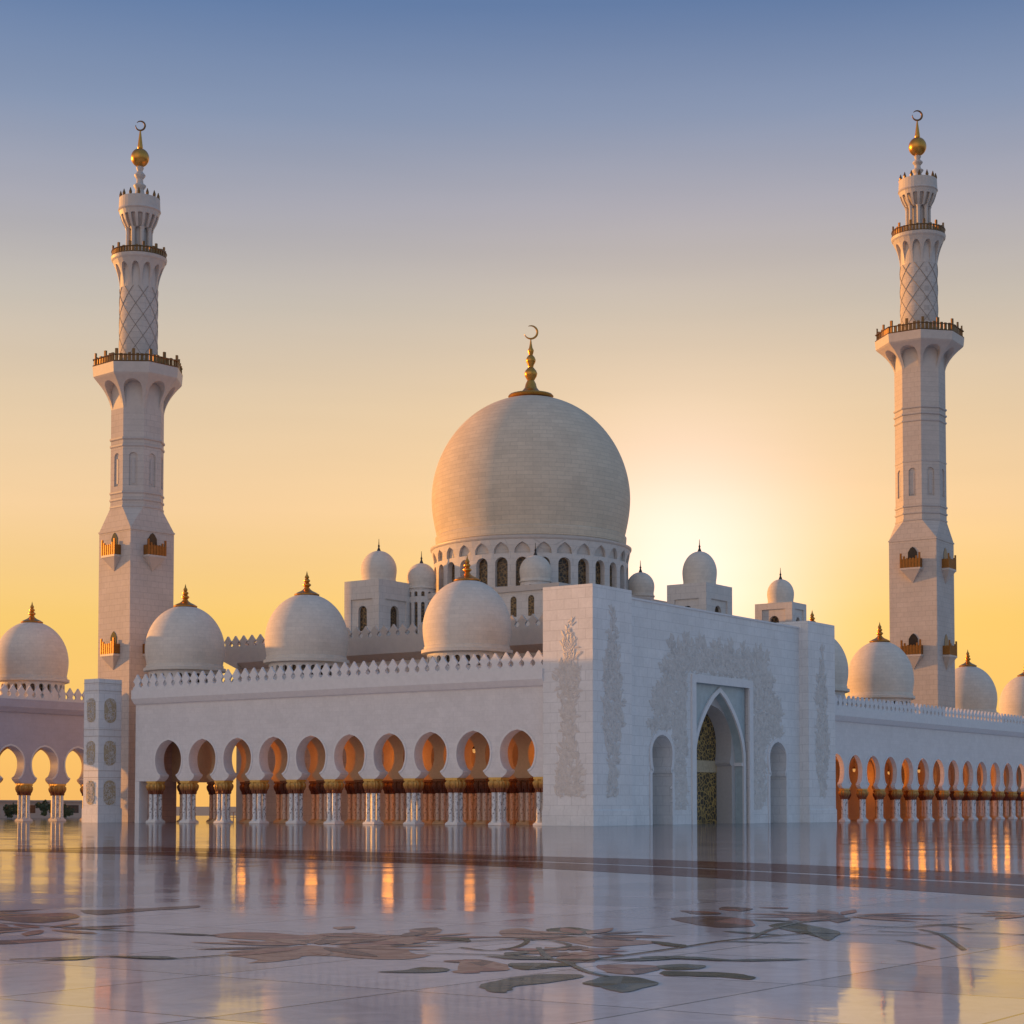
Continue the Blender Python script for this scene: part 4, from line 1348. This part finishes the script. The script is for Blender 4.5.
    for k in range(8):
        a = 2 * PI * (k + 0.5) / 8
        cl.lathe([(lr * 0.2, z['p2']), (lr * 0.2, z['p2'] + 0.4), (lr * 0.15, z['p2'] + 0.5), (lr * 0.15, z['c0'] - 0.4), (lr * 0.22, z['c0'])], 10, (lr * 0.84 * math.cos(a), lr * 0.84 * math.sin(a)))
    cl.build('colonnette', m_tower_trim, lan)
    n4 = 8
    cw = z['cw']
    per4 = 2 * PI * lr / n4
    def fn4(x, y, zz):
        t = (zz - z['c0']) / (z['c1'] - z['c0'])
        ap = lr + (cw - lr) * min(1, (max(0, t) * 1.7)) ** 0.7
        rr = ap - y
        return (rr * math.cos(x / lr), rr * math.sin(x / lr), zz)
    c4 = MB(fn4)
    for k in range(n4):
        hh = z['c1'] - z['c0']
        w = per4 * 0.30
        prof = [(w, z['c0'])] + [(w, z['c0'] + hh * 0.22)] + [(w * math.cos(q / 4 * PI / 2), z['c0'] + hh * (0.22 + 0.2 * math.sin(q / 4 * PI / 2))) for q in range(1, 4)] + [(0, z['c0'] + hh * 0.42)]
        c4.bay(k * per4, (k + 0.5) * per4, prof[:1] and [(w * 0.5, a_[1]) if a_[0] else a_ for a_ in prof], (k + 0.25) * per4, z['c0'] + hh * 0.55, 0, 0.3, back=True, zlow=0)
        c4.bay((k + 0.5) * per4, (k + 1) * per4, [(w * 0.5, a_[1]) if a_[0] else a_ for a_ in prof], (k + 0.75) * per4, z['c0'] + hh * 0.55, 0, 0.3, back=True, zlow=0)
    c4.fn = None
    hh = z['c1'] - z['c0']
    c4.lathe([(cw * 0.97, z['c0'] + hh * 0.55), (cw * 1.03, z['c0'] + hh * 0.6), (cw, z['c0'] + hh * 0.66), (cw * 0.98, z['c1']), (cw * 0.8, z['c1'] + 0.05), (0.4, z['c1'] + 0.1)], 36, cap=False)
    c4.lathe([(lr * 0.7, z['c0'] + 0.02), (cw * 0.9, z['c0'] + hh * 0.56)], 24, cap=False)
    crn = c4.build('crown', m_tower_trim, root)
    mm = MB()
    for k in range(14):
        a = 2 * PI * k / 14
        mm.lathe([(0.22 * k_, z['c1']), (0.26 * k_, z['c1'] + 0.35), (0.05, z['c1'] + 1.0 * k_)], 6, (cw * 0.92 * math.cos(a), cw * 0.92 * math.sin(a)))
    mm.build('merlon', m_rail, crn)
    q = z
    nr = q['nr']
    nk = MB()
    z0_, z1_ = q['c1'], q['ball0']
    H_ = z1_ - z0_
    nk.lathe([(nr * 1.3, z0_), (nr * 1.15, z0_ + 0.16 * H_), (nr * 0.95, z0_ + 0.3 * H_), (nr * 1.45, z0_ + 0.40 * H_), (nr * 1.45, z0_ + 0.43 * H_), (nr * 0.8, z0_ + 0.50 * H_), (nr * 0.75, z0_ + 0.62 * H_),
              (nr * 1.3, z0_ + 0.72 * H_), (nr * 1.3, z0_ + 0.75 * H_), (nr * 0.6, z0_ + 0.86 * H_), (nr * 0.9, z0_ + 0.97 * H_), (nr * 0.5, z1_ + 0.2)], 24)
    nk.build('spire_neck', m_tower_trim, root, smooth='auto')
    br = q['br']
    bc = (q['ball0'] + q['ball1']) / 2
    hb_ = (q['ball1'] - q['ball0']) / 2
    ba = MB()
    ba.lathe([(0.02, bc - hb_)] + [(br * math.cos(t * PI / 24), bc + hb_ * math.sin(t * PI / 24)) for t in range(-11, 11)] + [(br * 0.3, q['ball1'] + 0.1), (br * 0.28, q['ball1'] + 0.4), (0.1, q['tip'])], 28)
    crs = (q['top'] - q['tip']) / 2
    bal = ba.build('finial', m_gold, root, smooth='auto')
    cq = MB()
    crescent(cq, (0, 0, q['tip'] + crs), crs * 0.9, crs * 0.19, R(30), -rot)
    cq.build('crescent', m_rail, bal)
    for zb_ in q['bal']:
        for quarter in (0, 3):
            face_balcony(root, h, zb_, quarter, k_ * 1.25)
    return root

ZL = dict(sq=41.3, oct=44.5, n0=46.9, n1=53.0, fl0=58.6, fl1=62.9, p1=64.6, p1h=1.25, fl2=76.4, fl3=80.3, p2=80.9, p2h=1.05, c0=85.2, c1=89.6, ball0=94.4, ball1=97.1, tip=99.7, top=101.2,
          rings=[(44.6, 1.03), (45.6, 1.04), (46.6, 1.04), (53.3, 1.04), (54.3, 1.05)], b1w=5.75, r2=2.68, b2w=3.75, lr=1.95, cw=2.95, nr=0.62, br=1.3, bal=[37.6, 23.6])
minaret(W(11.5, 85.0), UANG - R(7), 'left minaret, gilded ball on top, rising above the pillar with carved panels', 7.5, ZL)
ZR = dict(sq=48.3, oct=51.6, n0=55.2, n1=61.5, fl0=78.2, fl1=82.2, p1=83.9, p1h=1.5, fl2=96.9, fl3=101.4, p2=102.1, p2h=1.3, c0=107.4, c1=112.2, ball0=116.7, ball1=120.0, tip=123.0, top=124.9,
          rings=[(51.7, 1.03), (52.9, 1.04), (54.1, 1.04), (61.9, 1.02), (69.0, 1.04), (70.2, 1.05), (71.3, 1.05)], b1w=6.75, r2=3.2, b2w=4.45, lr=2.2, cw=3.35, nr=0.68, br=1.55, bal=[43.2, 28.2])
minaret(W(130.4, 15.9), UANG + R(2), 'right minaret, tall white tower with gilded ball on top, rising behind the right arcade domes', 8.56, ZR)

# ------------------------------------------------------------------ square pillar with carved panels
pillar = thing('pillar', 'free-standing square marble pillar with three tan carved panels on each face, below the left minaret', 'pillar', W(-3.1, 76.2), UANG)
pb = MB()
pb.box(0, 4.0, 0, 2.9, 0, 19.2)
pb.build('shaft', m_wall, pillar)
pb = MB()
pb.box(-0.12, 4.12, -0.12, 3.02, 0, 1.9)
pb.build('plinth', m_wall, pillar)
for zz in (6.0, 6.9, 11.5, 12.4, 17.6, 18.6):
    pb = MB()
    pb.box(-0.05, 4.05, -0.05, 2.95, zz, zz + 0.07)
    pb.build('string_course', m_groove, pillar)
def carved_panel(w, hh, seed):
    mb = MB()
    n = 10
    out = []
    rc = w * 0.45
    for cx, cz, a0 in ((w / 2 - rc, hh / 2 - rc, 0), (-w / 2 + rc, hh / 2 - rc, 90), (-w / 2 + rc, -hh / 2 + rc, 180), (w / 2 - rc, -hh / 2 + rc, 270)):
        for k in range(5):
            a = R(a0 + k * 22.5)
            out.append((cx + rc * math.cos(a), cz + rc * math.sin(a)))
    mb.plate(out[::-1], -0.04, 0.03)
    return mb, out
def panel_net(w, hh, seed):
    mb = MB()
    rr_ = random.Random(seed)
    for k in range(46):
        x, z_ = rr_.uniform(-w * 0.42, w * 0.42), rr_.uniform(-hh * 0.44, hh * 0.44)
        rad = rr_.uniform(0.12, 0.28)
        a0 = rr_.uniform(0, 6)
        mb.tube([(x + rad * math.cos(a0 + t * 0.7), -0.07, z_ + rad * math.sin(a0 + t * 0.7)) for t in range(7)], 0.035, 4)
    return mb
for zz in (4.0, 9.3, 15.0):
    for face in (0, 1):
        w_, h_ = (2.1, 3.3) if face == 0 else (1.6, 3.2)
        pm, out = carved_panel(w_, h_, zz)
        loc, rot = ((2.0, 0, zz), 0.0) if face == 0 else ((0, 1.45, zz), -PI / 2)
        po = pm.build('carved_panel', m_panel, pillar, loc, rot=rot)
        panel_net(w_, h_, int(zz * 10) + face).build('scrollwork', m_carve, po)

# ------------------------------------------------------------------ beyond the arcades
def bush(name, loc, w, h, label, cat, seed, trunk=0.0, group=None):
    rr_ = random.Random(seed)
    root = thing(name, label, cat, loc, 0, group)
    if trunk:
        t = MB()
        t.tube([(0, 0, 0), (0.1, 0, trunk * 0.6), (0.0, 0.1, trunk + h * 0.3)], lambda q: 0.22 * (1 - 0.6 * q), 7)
        for k in range(4):
            a = rr_.uniform(0, 6.28)
            t.tube([(0, 0, trunk * 0.8), (math.cos(a) * w * 0.25, math.sin(a) * w * 0.25, trunk + h * 0.45)], 0.07, 5)
        t.build('trunk', m_bark, root)
    c = MB()
    cl = [(rr_.uniform(-0.5, 0.5) * w, rr_.uniform(-0.3, 0.3) * w, trunk + h * rr_.uniform(0.25, 0.85), rr_.uniform(0.16, 0.3) * min(w, h)) for _ in range(14)]
    for x, y, z_, r in cl:
        for _ in range(70):
            d = Vector((rr_.gauss(0, 1), rr_.gauss(0, 1), rr_.gauss(0, 1))).normalized() * r * rr_.uniform(0.5, 1.15)
            p = Vector((x, y, z_)) + d
            p.z = max(0.05, p.z)
            u = Vector((rr_.gauss(0, 1), rr_.gauss(0, 1), rr_.gauss(0, 1))).normalized() * 0.28
            w_ = u.orthogonal().normalized() * 0.16
            c.poly([p - u, p + w_, p + u, p - w_])
    c.build('crown' if trunk else 'foliage', m_leaf, root, merge=False)
    return root
bush('tree', W(60, 100), 9, 5.0, 'dark green tree seen through the second arch from the left of the long arcade', 'tree', 3, trunk=1.6)
bh = thing('low_building', 'low beige building with dark window bands beyond the arches of the left wing', 'building', W(-45, 165), UANG)
lb = MB()
lb.box(0, 120, 0, 14, 0, 3.1)
lb.box(18, 60, 2, 12, 3.1, 4.4)
lb.box(-0.3, 120.3, -0.6, 14, 3.1, 3.35)
lb.build('wall', m_beige, bh)
for k in range(11):
    q = MB()
    q.box(0, 7.2, 0, 0.2, 0, 1.5)
    q.build('window', m_dark, bh, (3.0 + k * 10.6, -0.08, 0.9))
rl = thing('railing', 'pale metal railing behind the columns of the long arcade', 'railing', W(30, 88), VANG)
q = MB()
for k in range(41):
    q.box(k * 1.5 - 0.05, k * 1.5 + 0.05, -0.05, 0.05, 0, 1.3)
q.build('post', m_beige, rl)['kind'] = 'stuff'
q = MB()
for zz in (0.5, 1.25):
    q.box(0, 60, -0.04, 0.04, zz, zz + 0.1)
q.build('rail', m_beige, rl)
for k, (a_, b_) in enumerate(((8, 150), (16, 147), (27, 152), (41, 149), (54, 151))):
    bush('shrub', W(a_, b_), 7.0, 2.6 + 0.3 * (k % 3), 'dark shrub in front of the low beige building beyond the left arches', 'shrub', 40 + k, group='shrubs beyond the left arches')
